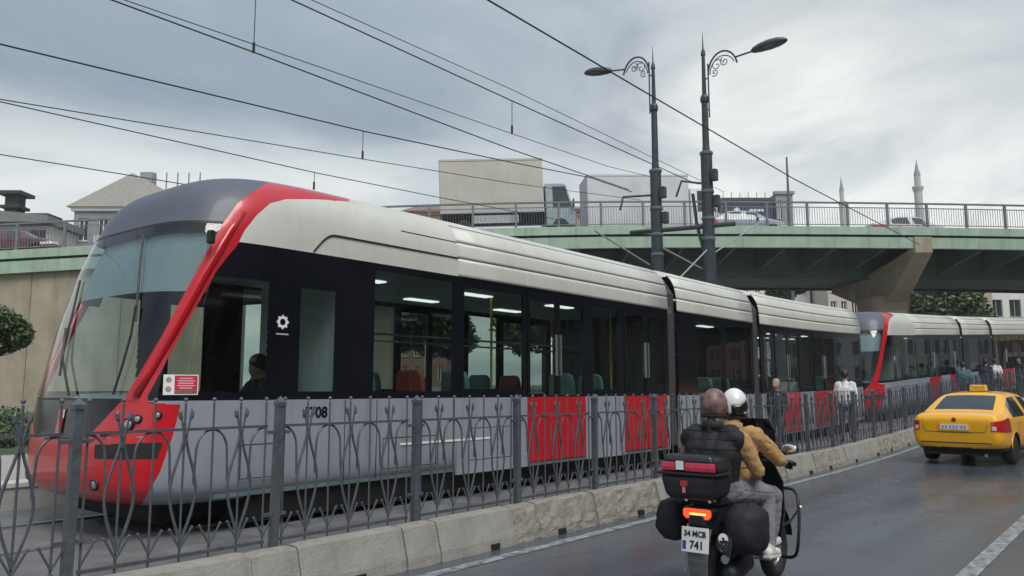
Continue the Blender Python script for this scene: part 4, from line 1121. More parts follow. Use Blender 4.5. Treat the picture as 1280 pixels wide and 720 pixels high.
# the other side of the street (mirrored in the tram windows)
for k, (xa, w, h, m, lab) in enumerate(((-16, 15, 14, M_W3, 'tan street block facing the tram across the road'), (1, 17, 17, M_W4, 'brick street block facing the tram across the road'), (20, 16, 15, M_W6, 'grey street block facing the tram across the road'), (38, 20, 18, M_W1, 'cream street block facing the tram across the road'), (60, 22, 16, M_W3, 'long tan street block far along the road opposite the tram'))):
    building('street_block', lab, 0, w, 0, 10, 0, h, 5, 5, m, win=(.55, .6), place=(xa + w / 2, -15.2 + sway(xa), rise(xa)), rotz=R(180) + heading(xa + w / 2))

for k, (x, y, w, h, m, lab) in enumerate(((150, -62, 26, 24, M_W4, 'unseen brick block added far up the street to darken window reflections'), (150, -34, 24, 26, M_W6, 'unseen grey block added far up the street to darken window reflections'), (165, -90, 30, 26, M_W3, 'unseen tan block added far up the street to darken window reflections'))):  # out of view, added so the tram windows mirror walls instead of pale sky
    building('street_block', lab, 0, w, 0, 12, 0, h, 6, 6, m, win=(.5, .6), place=(x, y, rise(x)), rotz=R(-90))
# ------------------------------------------------------------------ trees
def leaf_mat(name, c, c2):
    m = mat(name, c, .6, var=.0); nt = m.node_tree; b = nt.nodes['Principled BSDF']; N = nt.nodes.new; L = nt.links.new
    tc = N('ShaderNodeTexCoord'); n = N('ShaderNodeTexNoise'); n.inputs['Scale'].default_value = 9; n.inputs['Detail'].default_value = 3; L(tc.outputs['Object'], n.inputs[0])
    r = N('ShaderNodeValToRGB'); r.color_ramp.elements[0].position = .35; r.color_ramp.elements[1].position = .65; r.color_ramp.elements[0].color = c + (1,); r.color_ramp.elements[1].color = c2 + (1,)
    L(n.outputs[0], r.inputs[0]); L(r.outputs[0], b.inputs['Base Color']); b.inputs['Roughness'].default_value = .55
    return m
M_LEAF = leaf_mat('leaves_dark', (.040, .070, .028), (.075, .115, .045)); M_LEAF2 = leaf_mat('leaves_mid', (.05, .085, .03), (.10, .14, .05))
M_BARK = mat('bark', (.07, .055, .04), .9, var=.3, scale=8, bump=.6, bscale=18)
def tree(name, label, loc, h, crown_z, rad, n, leaf=.12, seed=1, m=None, group=None, lobes=7, trunk_r=.12, squash=1.0):
    r = random.Random(seed); root = empty(name, loc); tag(root, label, 'tree', group)
    b = MB(); b.tube([(0, 0, -.1), (r.uniform(-.05, .05), 0, crown_z * .5), (0, r.uniform(-.05, .05), crown_z)], [trunk_r, trunk_r * .8, trunk_r * .6], 8)
    cs = []
    for i in range(lobes):
        a = r.uniform(0, 6.28); e = r.uniform(-.5, 1.0); q = rad[0] * r.uniform(.35, .68)
        c = Vector((math.cos(a) * q, math.sin(a) * q, crown_z + e * rad[1] * .62)); cs.append((c, r.uniform(.36, .58) * rad[0]))
        b.tube([(0, 0, crown_z * .72), c * .45 + Vector((0, 0, crown_z * .42)), c], [trunk_r * .45, trunk_r * .3, trunk_r * .1], 6)
    b.build('trunk', M_BARK, root, smooth=True)
    cs.append((Vector((0, 0, crown_z)), rad[0] * .6))
    cb = MB()
    for i in range(n):
        c, q = r.choice(cs); d = Vector((r.gauss(0, 1), r.gauss(0, 1), r.gauss(0, 1) * squash)).normalized() * q * (r.random() ** .35)
        p = c + d; s_ = leaf * r.uniform(.6, 1.4)
        u = Vector((r.gauss(0, 1), r.gauss(0, 1), r.gauss(0, .6))).normalized(); w = u.orthogonal().normalized(); w = (w * math.cos(i) + u.cross(w) * math.sin(i))
        cb.add([p - u * s_, p + w * s_ * .45, p + u * s_, p - w * s_ * .45], [(0, 1, 2, 3)])
    cb.build('crown', m or M_LEAF, root, fix=False)
    return root
G1 = BED + .14
tree('small_tree', 'small round clipped street tree on a thin stem before the ramp wall', (5.42, 16.6, G1), 3.2, 2.16, (.60, .52), 8000, .05, 3, M_LEAF, lobes=10, trunk_r=.04)
tree('broadleaf_tree', 'leafy green tree under the bridge above the second tram roof', view(34.0, 64, 2.2), 9, 6.4, (3.4, 3.0), 8000, .26, 11, M_LEAF2, trunk_r=.22)
tree('broadleaf_tree', 'tree behind the bridge seen through the first tram windows', view(-13.5, 60, 1.2), 9, 5.6, (3.6, 3.2), 6000, .3, 41, M_LEAF2, trunk_r=.22)
tree('broadleaf_tree', 'dark tree behind the bridge seen through the middle tram windows', view(-6.0, 57, 1.2), 9, 5.0, (3.3, 3.0), 6000, .3, 42, M_LEAF, trunk_r=.22)
tree('broadleaf_tree', 'tree behind the bridge seen through the tram door glass', view(2.5, 62, 1.4), 9, 5.8, (3.8, 3.2), 6000, .3, 43, M_LEAF2, trunk_r=.22)
tree('broadleaf_tree', 'darker tree beside the tan building behind the bridge', view(39.6, 70, 2.2), 9, 6.0, (3.2, 3.0), 7000, .26, 12, M_LEAF, trunk_r=.22)
tree('broadleaf_tree', 'small dark tree between pale blocks behind the bridge pier', view(24.6, 72, 2.2), 8, 8.4, (2.2, 1.8), 4000, .24, 13, M_LEAF, trunk_r=.2)
for k, (x, y, h, sd) in enumerate(((3.5, -10.2, 6.2, 21), (9.5, -10.4, 6.6, 22), (17, -10.4, 6.0, 23), (25.5, -10.6, 7.0, 24), (32, -10.8, 8.0, 26), (39, -11.4, 8.4, 25), (46, -12.2, 8.6, 27), (54, -14.2, 8.8, 28), (63, -17.0, 9.0, 29), (112, -34, 11, 30), (122, -44, 12, 31), (128, -27, 12, 32), (136, -54, 12, 33))):  # the farthest trees are added out of view to darken window reflections
    tree('street_tree', 'leafy pavement tree in the row across the road from the tram', (x, y, .14 + rise(x)), h, h * .72, (2.3, 2.1), 4200, .26, sd, (M_LEAF, M_LEAF2)[k % 2], 'pavement trees opposite the tram', trunk_r=.16)
# hedge and shrubs between platform and ramp wall
def shrub(label, loc, rx, ry, rz_, n, m, seed, leaf=.06):
    r = random.Random(seed); root = empty('shrub', loc); tag(root, label, 'shrub'); cb = MB()
    for i in range(n):
        while True:
            d = Vector((r.uniform(-1, 1), r.uniform(-1, 1), r.uniform(0, 1)))
            if d.length < 1 + .12 * math.sin(d.x * 9 + seed): break
        d = d * (1 if d.length > .7 else .7 / max(d.length, .2)); p = Vector((d.x * rx, d.y * ry, d.z * rz_)); s_ = leaf * r.uniform(.6, 1.4)
        u = Vector((r.gauss(0, 1), r.gauss(0, 1), r.gauss(0, .7))).normalized(); w = u.orthogonal().normalized()
        cb.add([p - u * s_, p + w * s_ * .5, p + u * s_, p - w * s_ * .5], [(0, 1, 2, 3)])
    cb.build('foliage', m, root, fix=False)
    st = MB()
    for i in range(6): a = i * 1.05; st.tube([(0, 0, -.05), (math.cos(a) * rx * .5, math.sin(a) * ry * .5, rz_ * .6)], [.02, .008], 5)
    st.build('stems', M_BARK, root)
shrub('low leafy shrub on the lawn left of the small round tree', (4.2, 18.6, G1), 1.5, .9, .75, 3500, M_LEAF2, 4)
shrub('wide dark shrub on the lawn behind the small round tree', (7.3, 19.6, G1), 1.8, .9, .85, 4000, M_LEAF, 5)
shrub('pale green shrub by the ramp wall behind the tram nose', (10.5, 21, G1), 2.0, 1.0, .9, 4000, M_LEAF2, 6)

# ================================================================== cars
M_TYRE = mat('tyre', (.016, .016, .017), .8, var=.2, scale=20)
M_RIM = mat('rim_silver', (.45, .46, .47), .3, metal=.8, var=.1)
M_CGLASS = mat('car_glass', (.028, .038, .044), .06, var=.15, scale=1.5, spec=.8)
M_PLAST = mat('black_plastic', (.014, .014, .015), .55, var=.25)
M_TAIL = mat('tail_red', (.42, .01, .012), .15, var=.15, scale=14, coat=.6)
M_TAILW = mat('tail_clear', (.65, .62, .60), .15, var=.1, coat=.6)
M_PLATE = mat('plate_white', (.70, .70, .68), .4, var=.06)
M_INK = mat('plate_ink', (.01, .01, .012), .5)
def wheel(parent, x, y, r=.31, w=.20, side=1):
    Mx = Matrix.Translation((x, y, r)) @ Matrix.Rotation(R(-90 * side), 4, 'X')
    o = MB().lathe([(r * .62, -w / 2), (r * .93, -w / 2), (r, -w * .34), (r, w * .34), (r * .93, w / 2), (r * .62, w / 2)], 28, Mx).build('wheel', M_TYRE, parent, smooth=True)
    b = MB().lathe([(r * .63, -w * .3), (r * .64, w * .46), (r * .58, w * .40), (r * .5, w * .1), (.02, w * .1)], 24, Mx)
    for k in range(5):
        a = 2 * math.pi * k / 5
        b.box(.03, r * .6, -.032, .032, w * .14, w * .42, Mx @ Matrix.Rotation(a, 4, 'Z'))
    b.lathe([(.05, w * .1), (.05, w * .46), (.02, w * .48)], 12, Mx); b.build('rim', M_RIM, o)
    return o
def sedan(name, label, paint, loc, rz, level=2, taxi=False, group=None):
    root = empty(name, loc, rz); tag(root, label, 'taxi' if taxi else 'car', group)
    # stations: x, half width, bottom, belt z, roof-edge (y, z), inner (y, z), crown z
    st = [(.00, .74, .40, .88, (.66, .93), (.40, .95), .955), (.07, .835, .30, .935, (.735, 1.025), (.44, 1.045), 1.05), (.33, .885, .24, .955, (.76, 1.075), (.48, 1.095), 1.10),
          (.62, .893, .22, .96, (.765, 1.075), (.53, 1.10), 1.105), (.68, .895, .21, .96, (.775, 1.085), (.665, 1.12), 1.135), (1.02, .897, .20, .96, (.72, 1.23), (.63, 1.275), 1.295), (1.38, .898, .20, .955, (.66, 1.375), (.575, 1.425), 1.447),
          (1.50, .898, .20, .955, (.63, 1.405), (.49, 1.462), 1.472), (2.12, .898, .20, .95, (.615, 1.425), (.48, 1.482), 1.492), (2.22, .898, .20, .95, (.615, 1.425), (.48, 1.482), 1.492), (2.72, .897, .20, .945, (.625, 1.39), (.49, 1.445), 1.458),
          (2.82, .896, .20, .94, (.64, 1.365), (.51, 1.415), 1.43), (3.40, .892, .20, .93, (.76, 1.02), (.60, 1.05), 1.07), (3.50, .89, .20, .92, (.77, .985), (.58, 1.01), 1.03),
          (4.05, .865, .22, .83, (.72, .90), (.5, .935), .95), (4.40, .79, .27, .72, (.62, .78), (.42, .80), .81), (4.53, .62, .34, .62, (.48, .66), (.3, .67), .67)]
    b = MB(); n = 15; mats = []
    for (x, w, zb, zt, e, i_, zc) in st:
        half = [(0, zb), (.62 * w, zb), (.95 * w, zb + .07), (w, .56), (w * .985, zt - .06), (w * .955, zt), e, i_]
        for y, z in half: b.v.append((x, y, z))
        b.v.append((x, 0, zc))
        for y, z in reversed(half[1:]): b.v.append((x, -y, z))
    n = 16
    for i in range(len(st) - 1):
        for j in range(n):
            b.f.append((i * n + j, i * n + (j + 1) % n, (i + 1) * n + (j + 1) % n, (i + 1) * n + j))
            x0, x1 = st[i][0], st[i + 1][0]; m = 0
            jj = j if j < 8 else 15 - j
            if jj == 7 and .66 <= x0 and x1 <= 1.39: m = 1
            if jj == 7 and 2.80 <= x0 and x1 <= 3.41: m = 1
            if jj == 5 and 1.0 <= x0 and x1 <= 2.13: m = 1
            if jj == 5 and 2.21 <= x0 and x1 <= 2.83: m = 1
            pass
            mats.append(m)
    b.f.append(tuple(reversed(range(n)))); mats.append(0); k = (len(st) - 1) * n; b.f.append(tuple(k + j for j in range(n))); mats.append(0)
    o = b.build('cage', paint, None, smooth=True, link=False)
    for m in (M_CGLASS, M_PLAST): o.data.materials.append(m)
    o.data.polygons.foreach_set('material_index', mats)
    cr = o.data.attributes.new('crease_edge', 'FLOAT', 'EDGE')
    for e in o.data.edges:
        a, c = e.vertices; ja, jc = a % n, c % n; v = 0.0
        if ja == jc and ja in (5, 11): v = .55
        if ja == jc and ja in (6, 10): v = .25
        if ja == jc and ja in (3, 13): v = .35
        ia, ic = a // n, c // n
        if ia == ic and ia in (3, 4, 12): v = max(v, .5 if {ja, jc} & {6, 7, 8, 9, 10} else 0)
        if ia == ic == 0: v = .3
        if ia == ic == 1 and {ja, jc} & {6, 7, 8, 9, 10}: v = .7
        cr.data[e.index].value = v
    q = o.modifiers.new('s', 'SUBSURF'); q.levels = q.render_levels = level
    me = evaluated(o)
    verts = [v.co.copy() for v in me.vertices]; XW = (.99, 3.63); RW = .365
    parts = {0: MB(), 1: MB(), 2: MB()}; maps = {0: {}, 1: {}, 2: {}}
    for p in me.polygons:
        c = p.center
        if abs(c.y) > .6 and any((c.x - xw) ** 2 + (c.z - .31) ** 2 < RW ** 2 for xw in XW): continue
        mi = p.material_index
        if mi == 0 and c.z < (.375 if c.x < .5 else .27): mi = 2
        mp = maps[mi]; f = []
        for vi in p.vertices:
            if vi not in mp:
                mp[vi] = len(parts[mi].v); parts[mi].v.append(tuple(verts[vi]))
            f.append(mp[vi])
        parts[mi].f.append(tuple(f))
    bvh = BVHTree.FromPolygons(verts, [tuple(p.vertices) for p in me.polygons])
    body = parts[0].build('body', paint, root, smooth=True)
    parts[1].build('window_glass', M_CGLASS, root, smooth=True)
    parts[2].build('lower_trim', M_PLAST, root, smooth=True)
    for xw in XW:
        for s in (-1, 1):
            wheel(root, xw, s * .76, .31, .20, s)
            MB().tube([(xw + RW * math.cos(a), s * .888, .31 + RW * math.sin(a)) for a in [math.pi * (.04 + .92 * i / 16) for i in range(17)]], .013, 6).build('arch_lip', paint, root, smooth=True)
            bb = MB(); bb.loft([[(xw + RW * 1.02 * math.cos(a), s * y, .31 + RW * 1.02 * math.sin(a)) for a in [math.pi * i / 10 for i in range(11)]] for y in (.5, .87)], cap=False, closed=False); bb.build('wheel_house', M_PLAST, root)
    def cast(o_, d):
        h, nr, _, _ = bvh.ray_cast(Vector(o_), Vector(d).normalized()); return h
    def patch(nm, fn, nu, nv, m, lift=.006, parent=root):
        g = MB(); ok = True
        for i in range(nu + 1):
            for j in range(nv + 1):
                oo, dd = fn(i / nu, j / nv); h = cast(oo, dd)
                if h is None: return None
                g.v.append(tuple(h + Vector(dd).normalized() * lift))
        for i in range(nu):
            for j in range(nv): a = i * (nv + 1) + j; g.f.append((a, a + 1, a + nv + 2, a + nv + 1))
        return g.build(nm, m, parent, smooth=True)
    for s in (-1, 1):
        def tl(a, c, t0=164, t1=104, z0=.685, z1=.955):
            th = R(lerp(t0, t1, a)); z = lerp(lerp(z0 + .035, z0, min(1, a * 2)), lerp(z1 - .045, z1 + .03, a), c)
            return (.75, s * .46, z), (math.cos(th), s * math.sin(th), 0)
        patch('tail_light', tl, 14, 5, M_TAIL, .008)
        patch('tail_lens', lambda a, c: tl(.02 + a * .10, .12 + c * .4), 6, 3, M_TAILW, .013)
        patch('headlight', lambda a, c: ((3.6, s * .45, lerp(.60, .72, c)), (math.cos(R(lerp(0, 62, a))), s * math.sin(R(lerp(0, 62, a))), 0)), 10, 4, M_TAILW, .006)
        # mirror
        g = MB(); g.loft([[(2.86 - a, s * (.93 + .085 * w + .0), 1.0 + h * c_) for w, c_ in ((-1, -.6), (1, -.8), (1.1, .2), (.8, .9), (-.8, .9))] for a, h in ((-.05, .05), (.0, .085), (.08, .08))]); g.build('mirror', M_PLAST if taxi else paint, root, bevel=.01)
        MB().box(2.84, 2.88, s * .86, s * .93, .955, .985).build('mirror_stalk', M_PLAST, root)
        for xx in (1.42, 2.45): MB().cbox((xx, s * .893, .855), (.16, .02, .022)).build('door_handle', paint, root)
        for xx in (1.28, 2.17, 3.2):
            pts = [cast((xx + (.10 if xx < 1.5 and z < .6 else 0), 0, z), (0, s, 0)) for z in (.30, .45, .6, .75, .9)]
            if all(p is not None for p in pts): MB().tube([p + Vector((0, s * .0005, 0)) for p in pts], .005, 4).build('door_seam', M_PLAST, root)
    # boot lid seam, plate, badge, lower bumper
    pts = [cast((.8, y, z), (-1, 0, 0)) for y, z in [(-.62, .95), (-.60, .80), (-.56, .70), (-.2, .685), (.2, .685), (.56, .70), (.60, .80), (.62, .95)]]
    MB().tube([p + Vector((-.001, 0, 0)) for p in pts], .006, 4).build('boot_seam', M_PLAST, root)
    pts = [cast((.8, y, .475), (-1, 0, 0)) for y in (-.66, -.4, 0, .4, .66)]
    MB().tube([p + Vector((.0, 0, 0)) for p in pts], .012, 5).build('bumper_seam', M_PLAST, root)
    h = cast((.8, 0, .80), (-1, 0, 0))
    pl = MB().cbox((h.x - .012, 0, .795), (.02, .54, .118)).build('number_plate', M_PLATE, root, bevel=.004)
    MB().cbox((h.x - .004, 0, .795), (.02, .60, .17)).build('plate_recess', M_PLAST if not taxi else paint, root)
    for k in range(7): MB().cbox((h.x - .024, -.2 + .062 * k + (.02 if k > 1 else 0) + (.02 if k > 4 else 0), .795), (.003, .026, .055)).build('plate_mark', mat('plate_grey_ink', (.25, .25, .26), .5), pl)
    h = cast((.8, 0, .945), (-1, 0, 0))
    MB().lathe([(.045, 0), (.045, .012), (.03, .016)], 16, Matrix.Translation(h) @ Matrix.Rotation(R(-90), 4, 'Y')).build('badge', mat('badge_red', (.25, .02, .03), .3, metal=.3), root)
    MB().tube([(.02, -.55, .24), (-.02, -.56, .235)], .03, 10).build('exhaust_tip', M_RIM, root)
    MB().box(.3, 4.2, -.70, .70, .20, .30).build('floor_pan', M_PLAST, root)
    if taxi:
        sg = MB(); sg.loft([[(x, y, z) for x, y in ((1.92, -.17), (2.06, -.17), (2.06, .17), (1.92, .17))] for z in (1.485, 1.50)] + [[(1.93, -.16, 1.63), (2.05, -.16, 1.63), (2.05, .16, 1.63), (1.93, .16, 1.63)]])
        sg = sg.build('roof_sign', mat('taxi_sign', (.82, .50, .05), .4, var=.08), root, bevel=.015)
        MB().box(1.9, 2.08, -.2, .2, 1.475, 1.492).build('sign_base', M_PLAST, sg)
        text('sign_letters', 'TAKSİ', .10, frame((1.9215, 0, 1.565), (0, -1, 0), (0, 0, 1)), mat('sign_amber', (.45, .24, .02), .5), sg)
        pass
    return root
M_TAXI = mat('taxi_yellow', (.87, .425, .004), .28, var=.04, scale=2, coat=.6, dirt=(.66, .32, .01), dscale=1.2, damt=.25)
TX, TYW = on_z(1200, 583, rise(19))
taxi = sedan('taxi', 'yellow saloon taxi with roof sign driving away along the fence', M_TAXI, (18.95, 3.46, rise(19.2)), heading(19), 3, True)
taxi.rotation_euler = (0, -math.atan2(rise(21.9) - rise(19.2), 2.7), R(-5.5))
BH = YAW - R(90) + math.atan(.0823)                    # street direction on the bridge, towards the right
def on_bridge(X, d): p = bp(X, d, -.12); return (p.x, p.y, p.z)
def ramp_tilt(o, X): o.rotation_euler = (0, -math.atan2(bz(X + 2) - bz(X - 2), 4), BH)
cars = [('white saloon car on the bridge under the thicker minaret', (.55, .53, .54), 19.9, 4.0), ('dark grey saloon car on the bridge under the slender minaret', (.10, .10, .12), 14.4, 7.6),
        ('dark maroon car on the ramp in front of the glazed hall', (.10, .035, .045), -26.0, 2.2), ('pale car partly hidden behind the two masts on the bridge', (.5, .51, .52), 6.2, 7.8), ('silver car following the white saloon on the bridge', (.35, .36, .37), 24.9, 8.0),
        ('light blue car on the bridge in front of the dark commercial block', (.30, .36, .42), 10.2, 3.0), ('white van like car on the bridge above the pier', (.6, .6, .6), 19.0, 8.2), ('black car on the bridge beyond the railing posts right of the pier', (.03, .03, .035), 34.5, 7.6), ('red car behind the railing at the far right of the bridge', (.28, .04, .04), 30.8, 3.6)]
for k, (lab, c, X, d) in enumerate(cars):
    o = sedan('parked_car' if False else 'car', lab, mat('car_paint_%d' % k, c, .3, var=.05, coat=.6), on_bridge(X, d), BH, 2, False, 'cars on the bridge')
    ramp_tilt(o, X + 2)
def truck(label, X0, X1, Xc, d, ztop, zbox0, ctop, boxm, cabm):
    root = empty('box_truck', on_bridge(X0, d)); tag(root, label, 'truck', 'box trucks on the bridge'); ramp_tilt(root, (X0 + X1) / 2)
    g = root.location.z; L = X1 - X0; Lc = Xc - X0; w = 1.15; zt = ztop - g; zb = zbox0 - g; ct = ctop - g
    o = MB().box(0, L, -w, w, zb, zt).build('cargo_box', boxm, root, bevel=.05)
    for x in [L * k / 6 for k in range(1, 6)]:
        MB().box(x - .02, x + .02, -w - .012, -w + .002, zb + .1, zt - .1).build('side_rib', boxm, o)
    MB().box(0, L, -w - .02, w + .02, zb - .05, zb + .06).build('floor_rail', M_STEEL, o); MB().box(0, L, -w - .02, w + .02, zt - .07, zt + .02).build('roof_rail', boxm, o)
    MB().box(.1, Lc - .3, -.45, .45, zb - .40, zb - .06).build('chassis', M_PLAST, root)
    MB().box(L * .3, L * .75, -w + .05, -w + .12, zb - .55, zb - .15).build('side_guard', M_STEEL, root)
    pr = [(L + .08, .45), (Lc, .45), (Lc + .02, 1.1), (Lc - .08, 1.35), (Lc - .42, ct - .08), (Lc - .6, ct), (L + .12, ct), (L + .08, ct - .1)]
    c = MB().prism(pr, lambda a, z: (a, -w + .05, z), lambda a, z: (a, w - .05, z)).build('cab', cabm, root, bevel=.06)
    for s in (-1, 1):
        MB().prism([(L + .45, 1.35), (Lc - .18, 1.35), (Lc - .46, ct - .2), (L + .45, ct - .2)], lambda a, z: (a, s * (w - .06), z), lambda a, z: (a, s * (w - .04), z)).build('side_window', M_CGLASS, c)
        MB().box(Lc - .12, Lc - .06, s * (w + .0), s * (w + .22), 1.3, 1.75).build('mirror', M_PLAST, c)
    MB().prism([(-w + .2, 1.4), (w - .2, 1.4), (w - .3, ct - .2), (-w + .3, ct - .2)], lambda y, z: (Lc - .08 - (z - 1.35) / max(.1, ct - 1.43) * .34 + .02, y, z), lambda y, z: (Lc - .06 - (z - 1.35) / max(.1, ct - 1.43) * .34 + .02, y, z)).build('windshield', M_CGLASS, c)
    for x in (L * .22, Lc - .75):
        for s in (-1, 1): wheel(root, x, s * (w - .16), .42, .26, s)
    return root
pX = lambda px, Y: (px - 640) * Y / 1000.0 * 1.0
truck('box truck with big plain beige cargo box on the bridge', pX(557, 41), pX(684, 41), pX(722, 41), 2.4, 12.95, 10.25, 11.7, mat('cargo_beige', (.47, .45, .40), .7, var=.06, scale=1, dirt=(.36, .34, .30), dscale=.6, damt=.5), mat('cab_teal', (.30, .38, .40), .4, var=.1))
truck('box truck with lower white cargo box behind the lamp masts on the bridge', pX(738, 42), pX(866, 42), pX(905, 42), 3.4, 12.65, 9.9, 12.0, mat('cargo_white', (.58, .58, .60), .6, var=.06, scale=1, dirt=(.4, .4, .4), dscale=.7, damt=.5), M_WHITE)
# stall with a yellow awning at the far stop
kx = 47.0; ks = empty('kiosk', (kx, 6.35 + sway(kx), BED + rise(kx))); tag(ks, 'small white stop kiosk with pale yellow roof beyond the second tram', 'kiosk')
MB().box(-.7, .7, -.5, .5, 0, 1.9).build('booth', M_W2, ks); MB().box(-.9, .9, -.75, .75, 2.5, 2.75).build('roof', mat('awning_yellow', (.62, .54, .25), .6), ks)
for a in (-.8, .8):
    for c in (-.65, .65): MB().box(a - .04, a + .04, c - .04, c + .04, 0, 2.5).build('post', M_WHITE, ks)
MB().box(-.72, -.705, -.4, .4, 1.0, 1.7).build('hatch', M_PANE, ks)

# ================================================================== motorcycle
M_MBLK = mat('scooter_black', (.010, .011, .014), .3, var=.25, coat=.3)
M_MMAT = mat('scooter_matt', (.011, .012, .015), .55, var=.25, bump=.1)
M_BAG = mat('bag_fabric', (.009, .010, .017), .75, var=.35, scale=10, bump=.6, bscale=14)
M_MGREY = mat('mudguard_grey', (.11, .12, .13), .5, var=.15)
M_REDR = mat('reflector_red', (.42, .02, .055), .2, var=.2, scale=25, coat=.5)
M_TLIT = mat('tail_lamp_lit', (.6, .05, .02), .3, emit=(1.0, .055, .012), estr=1.0)
M_TLIT2 = mat('tail_lamp_core', (.8, .3, .1), .3, emit=(1.0, .20, .05), estr=2.6)
BIKE = (5.80, 2.70, 0.0)
bike = empty('motorcycle', BIKE); bike.scale = (.82, .92, 1); tag(bike, 'black touring scooter with red topped case and soft side bags carrying two riders', 'motorcycle')
def mwheel(x, r, w):
    o = MB(); n = 28; k = 8
    o.tube([(x + (r - w * .5) * math.cos(2 * math.pi * i / n), 0, r + (r - w * .5) * math.sin(2 * math.pi * i / n)) for i in range(n)], w * .5, 8, closed=True)
    t = o.build('wheel', M_TYRE, bike, smooth=True)
    b = MB().tube([(x + (r - w) * math.cos(2 * math.pi * i / n), 0, r + (r - w) * math.sin(2 * math.pi * i / n)) for i in range(n)], .022, 6, closed=True)
    for i in range(6): a = i * math.pi / 3; b.tube([(x, 0, r), (x + (r - w) * math.cos(a), 0, r + (r - w) * math.sin(a))], .014, 5)
    b.lathe([(.05, -.06), (.05, .06)], 12, Matrix.Translation((x, 0, r)) @ Matrix.Rotation(R(90), 4, 'X')); b.build('rim', M_RIM, t)
mwheel(0, .29, .14); mwheel(1.32, .28, .12)
def soft(name, c, r, m, seed, sub=2, parent=bike, squ=.75, amp=.1):      # puffy sewn bag: rounded box with dents
    import mathutils.noise as mn
    b = MB(); n, k = 28, 18; c = Vector(c)
    for i in range(k + 1):
        a = math.pi * i / k
        for j in range(n):
            q = 2 * math.pi * j / n; f = lambda v, e: math.copysign(abs(v) ** e, v)
            d = Vector((f(math.sin(a), squ) * f(math.cos(q), squ), f(math.sin(a), squ) * f(math.sin(q), squ), -f(math.cos(a), squ)))
            s_ = 1 + amp * mn.noise(d * 2.2 + Vector((seed, 0, 0))) + amp * .5 * mn.noise(d * 5 + Vector((0, seed, 0)))
            b.v.append(tuple(c + Vector((d.x * r[0], d.y * r[1], d.z * r[2])) * s_))
    for i in range(k):
        for j in range(n): b.f.append((i * n + j, i * n + (j + 1) % n, (i + 1) * n + (j + 1) % n, (i + 1) * n + j))
    return b.build(name, m, parent, smooth=True)
# body
MB().loft([[(x, -w, z0), (x, w, z0), (x, w * 1.05, (z0 + z1) / 2), (x, w * .8, z1), (x, -w * .8, z1), (x, -w * 1.05, (z0 + z1) / 2)] for x, w, z0, z1 in ((-.42, .07, .62, .72), (-.28, .13, .55, .76), (.0, .17, .46, .77), (.35, .18, .40, .74), (.6, .16, .34, .66), (.72, .14, .30, .42))]).build('body_shell', M_MBLK, bike, bevel=.02, smooth=False)
MB().loft([[(x, -w, z), (x, w, z), (x, w * .9, z + h), (x, -w * .9, z + h)] for x, w, z, h in ((-.26, .13, .755, .05), (-.05, .17, .76, .08), (.16, .16, .745, .07), (.22, .16, .73, .05), (.45, .15, .72, .06), (.62, .10, .70, .03))]).build('seat', M_MMAT, bike, bevel=.025)
MB().box(.55, 1.0, -.17, .17, .28, .36).build('footboard', M_MMAT, bike, bevel=.02)
MB().loft([[(x0, -w, z), (x0, w, z), (x0 + .10, w * .8, z), (x0 + .16, 0, z), (x0 + .10, -w * .8, z)] for x0, w, z in ((.98, .20, .34), (1.02, .23, .60), (.98, .24, .85), (.90, .18, 1.02), (.86, .10, 1.06))]).build('leg_shield', M_MBLK, bike, bevel=.015)
MB().loft([[(.93, -w, z), (.97, -w * .5, z), (.985, 0, z), (.97, w * .5, z), (.93, w, z), (.945, w, z), (.985, w * .5, z), (1.0, 0, z), (.985, -w * .5, z), (.945, -w, z)] for w, z in ((.17, 1.02), (.19, 1.15), (.19, 1.27), (.14, 1.36))]).build('windscreen', glass('smoked_screen', (.10, .11, .13), .03), bike)
MB().tube([(.86, -.34, 1.02), (.84, -.16, 1.03), (.88, 0, 1.0), (.84, .16, 1.03), (.86, .34, 1.02)], .014, 8).build('handlebar', M_MBLK, bike)
for s in (-1, 1):
    MB().tube([(.86, s * .34, 1.02), (.81, s * .40, 1.01)], .019, 8).build('grip', M_MMAT, bike)
    MB().tube([(.87, s * .26, 1.03), (.88, s * .30, 1.10)], .008, 6).build('mirror_stem', M_MBLK, bike)
    o = MB().ball((.88, s * .335, 1.125), (.025, .085, .045), 12, 8).build('mirror', M_MBLK, bike, smooth=True)
    MB().ball((.862, s * .335, 1.125), (.012, .074, .037), 12, 8).build('mirror_glass', M_CHROME, o, smooth=True)
MB().tube([(1.04, 0, .95), (1.22, 0, .60), (1.32, 0, .28)], .04, 8).build('fork', M_MBLK, bike)
MB().loft([[(1.32 + .33 * math.cos(a), y, .28 + .33 * math.sin(a)) for y in (-.08, 0, .08)] for a in [R(10 + 15 * i) for i in range(11)]], cap=False, closed=False).build('front_mudguard', M_MBLK, bike)
# engine, swing arm, muffler
MB().loft([[(x, -.10, z0), (x, .10, z0), (x, .10, z1), (x, -.10, z1)] for x, z0, z1 in ((-.1, .22, .36), (.25, .2, .45), (.55, .22, .42))]).build('engine', M_MMAT, bike, bevel=.02)
MB().lathe([(.045, 0), (.07, .06), (.075, .40), (.055, .46), (.03, .47)], 14, Matrix.Translation((.18, -.19, .34)) @ Matrix.Rotation(R(-98), 4, 'Y')).build('muffler', M_MMAT, bike, smooth=True)
MB().lathe([(.03, 0), (.032, .03)], 12, Matrix.Translation((-.30, -.19, .405)) @ Matrix.Rotation(R(-98), 4, 'Y')).build('muffler_tip', M_STEEL, bike)
MB().tube([(-.1, -.13, .32), (-.16, -.15, .44), (-.22, -.14, .60)], .022, 8).build('shock_absorber', M_STEEL, bike); MB().tube([(-.1, .13, .32), (-.22, .14, .60)], .022, 8).build('shock_absorber', M_STEEL, bike)
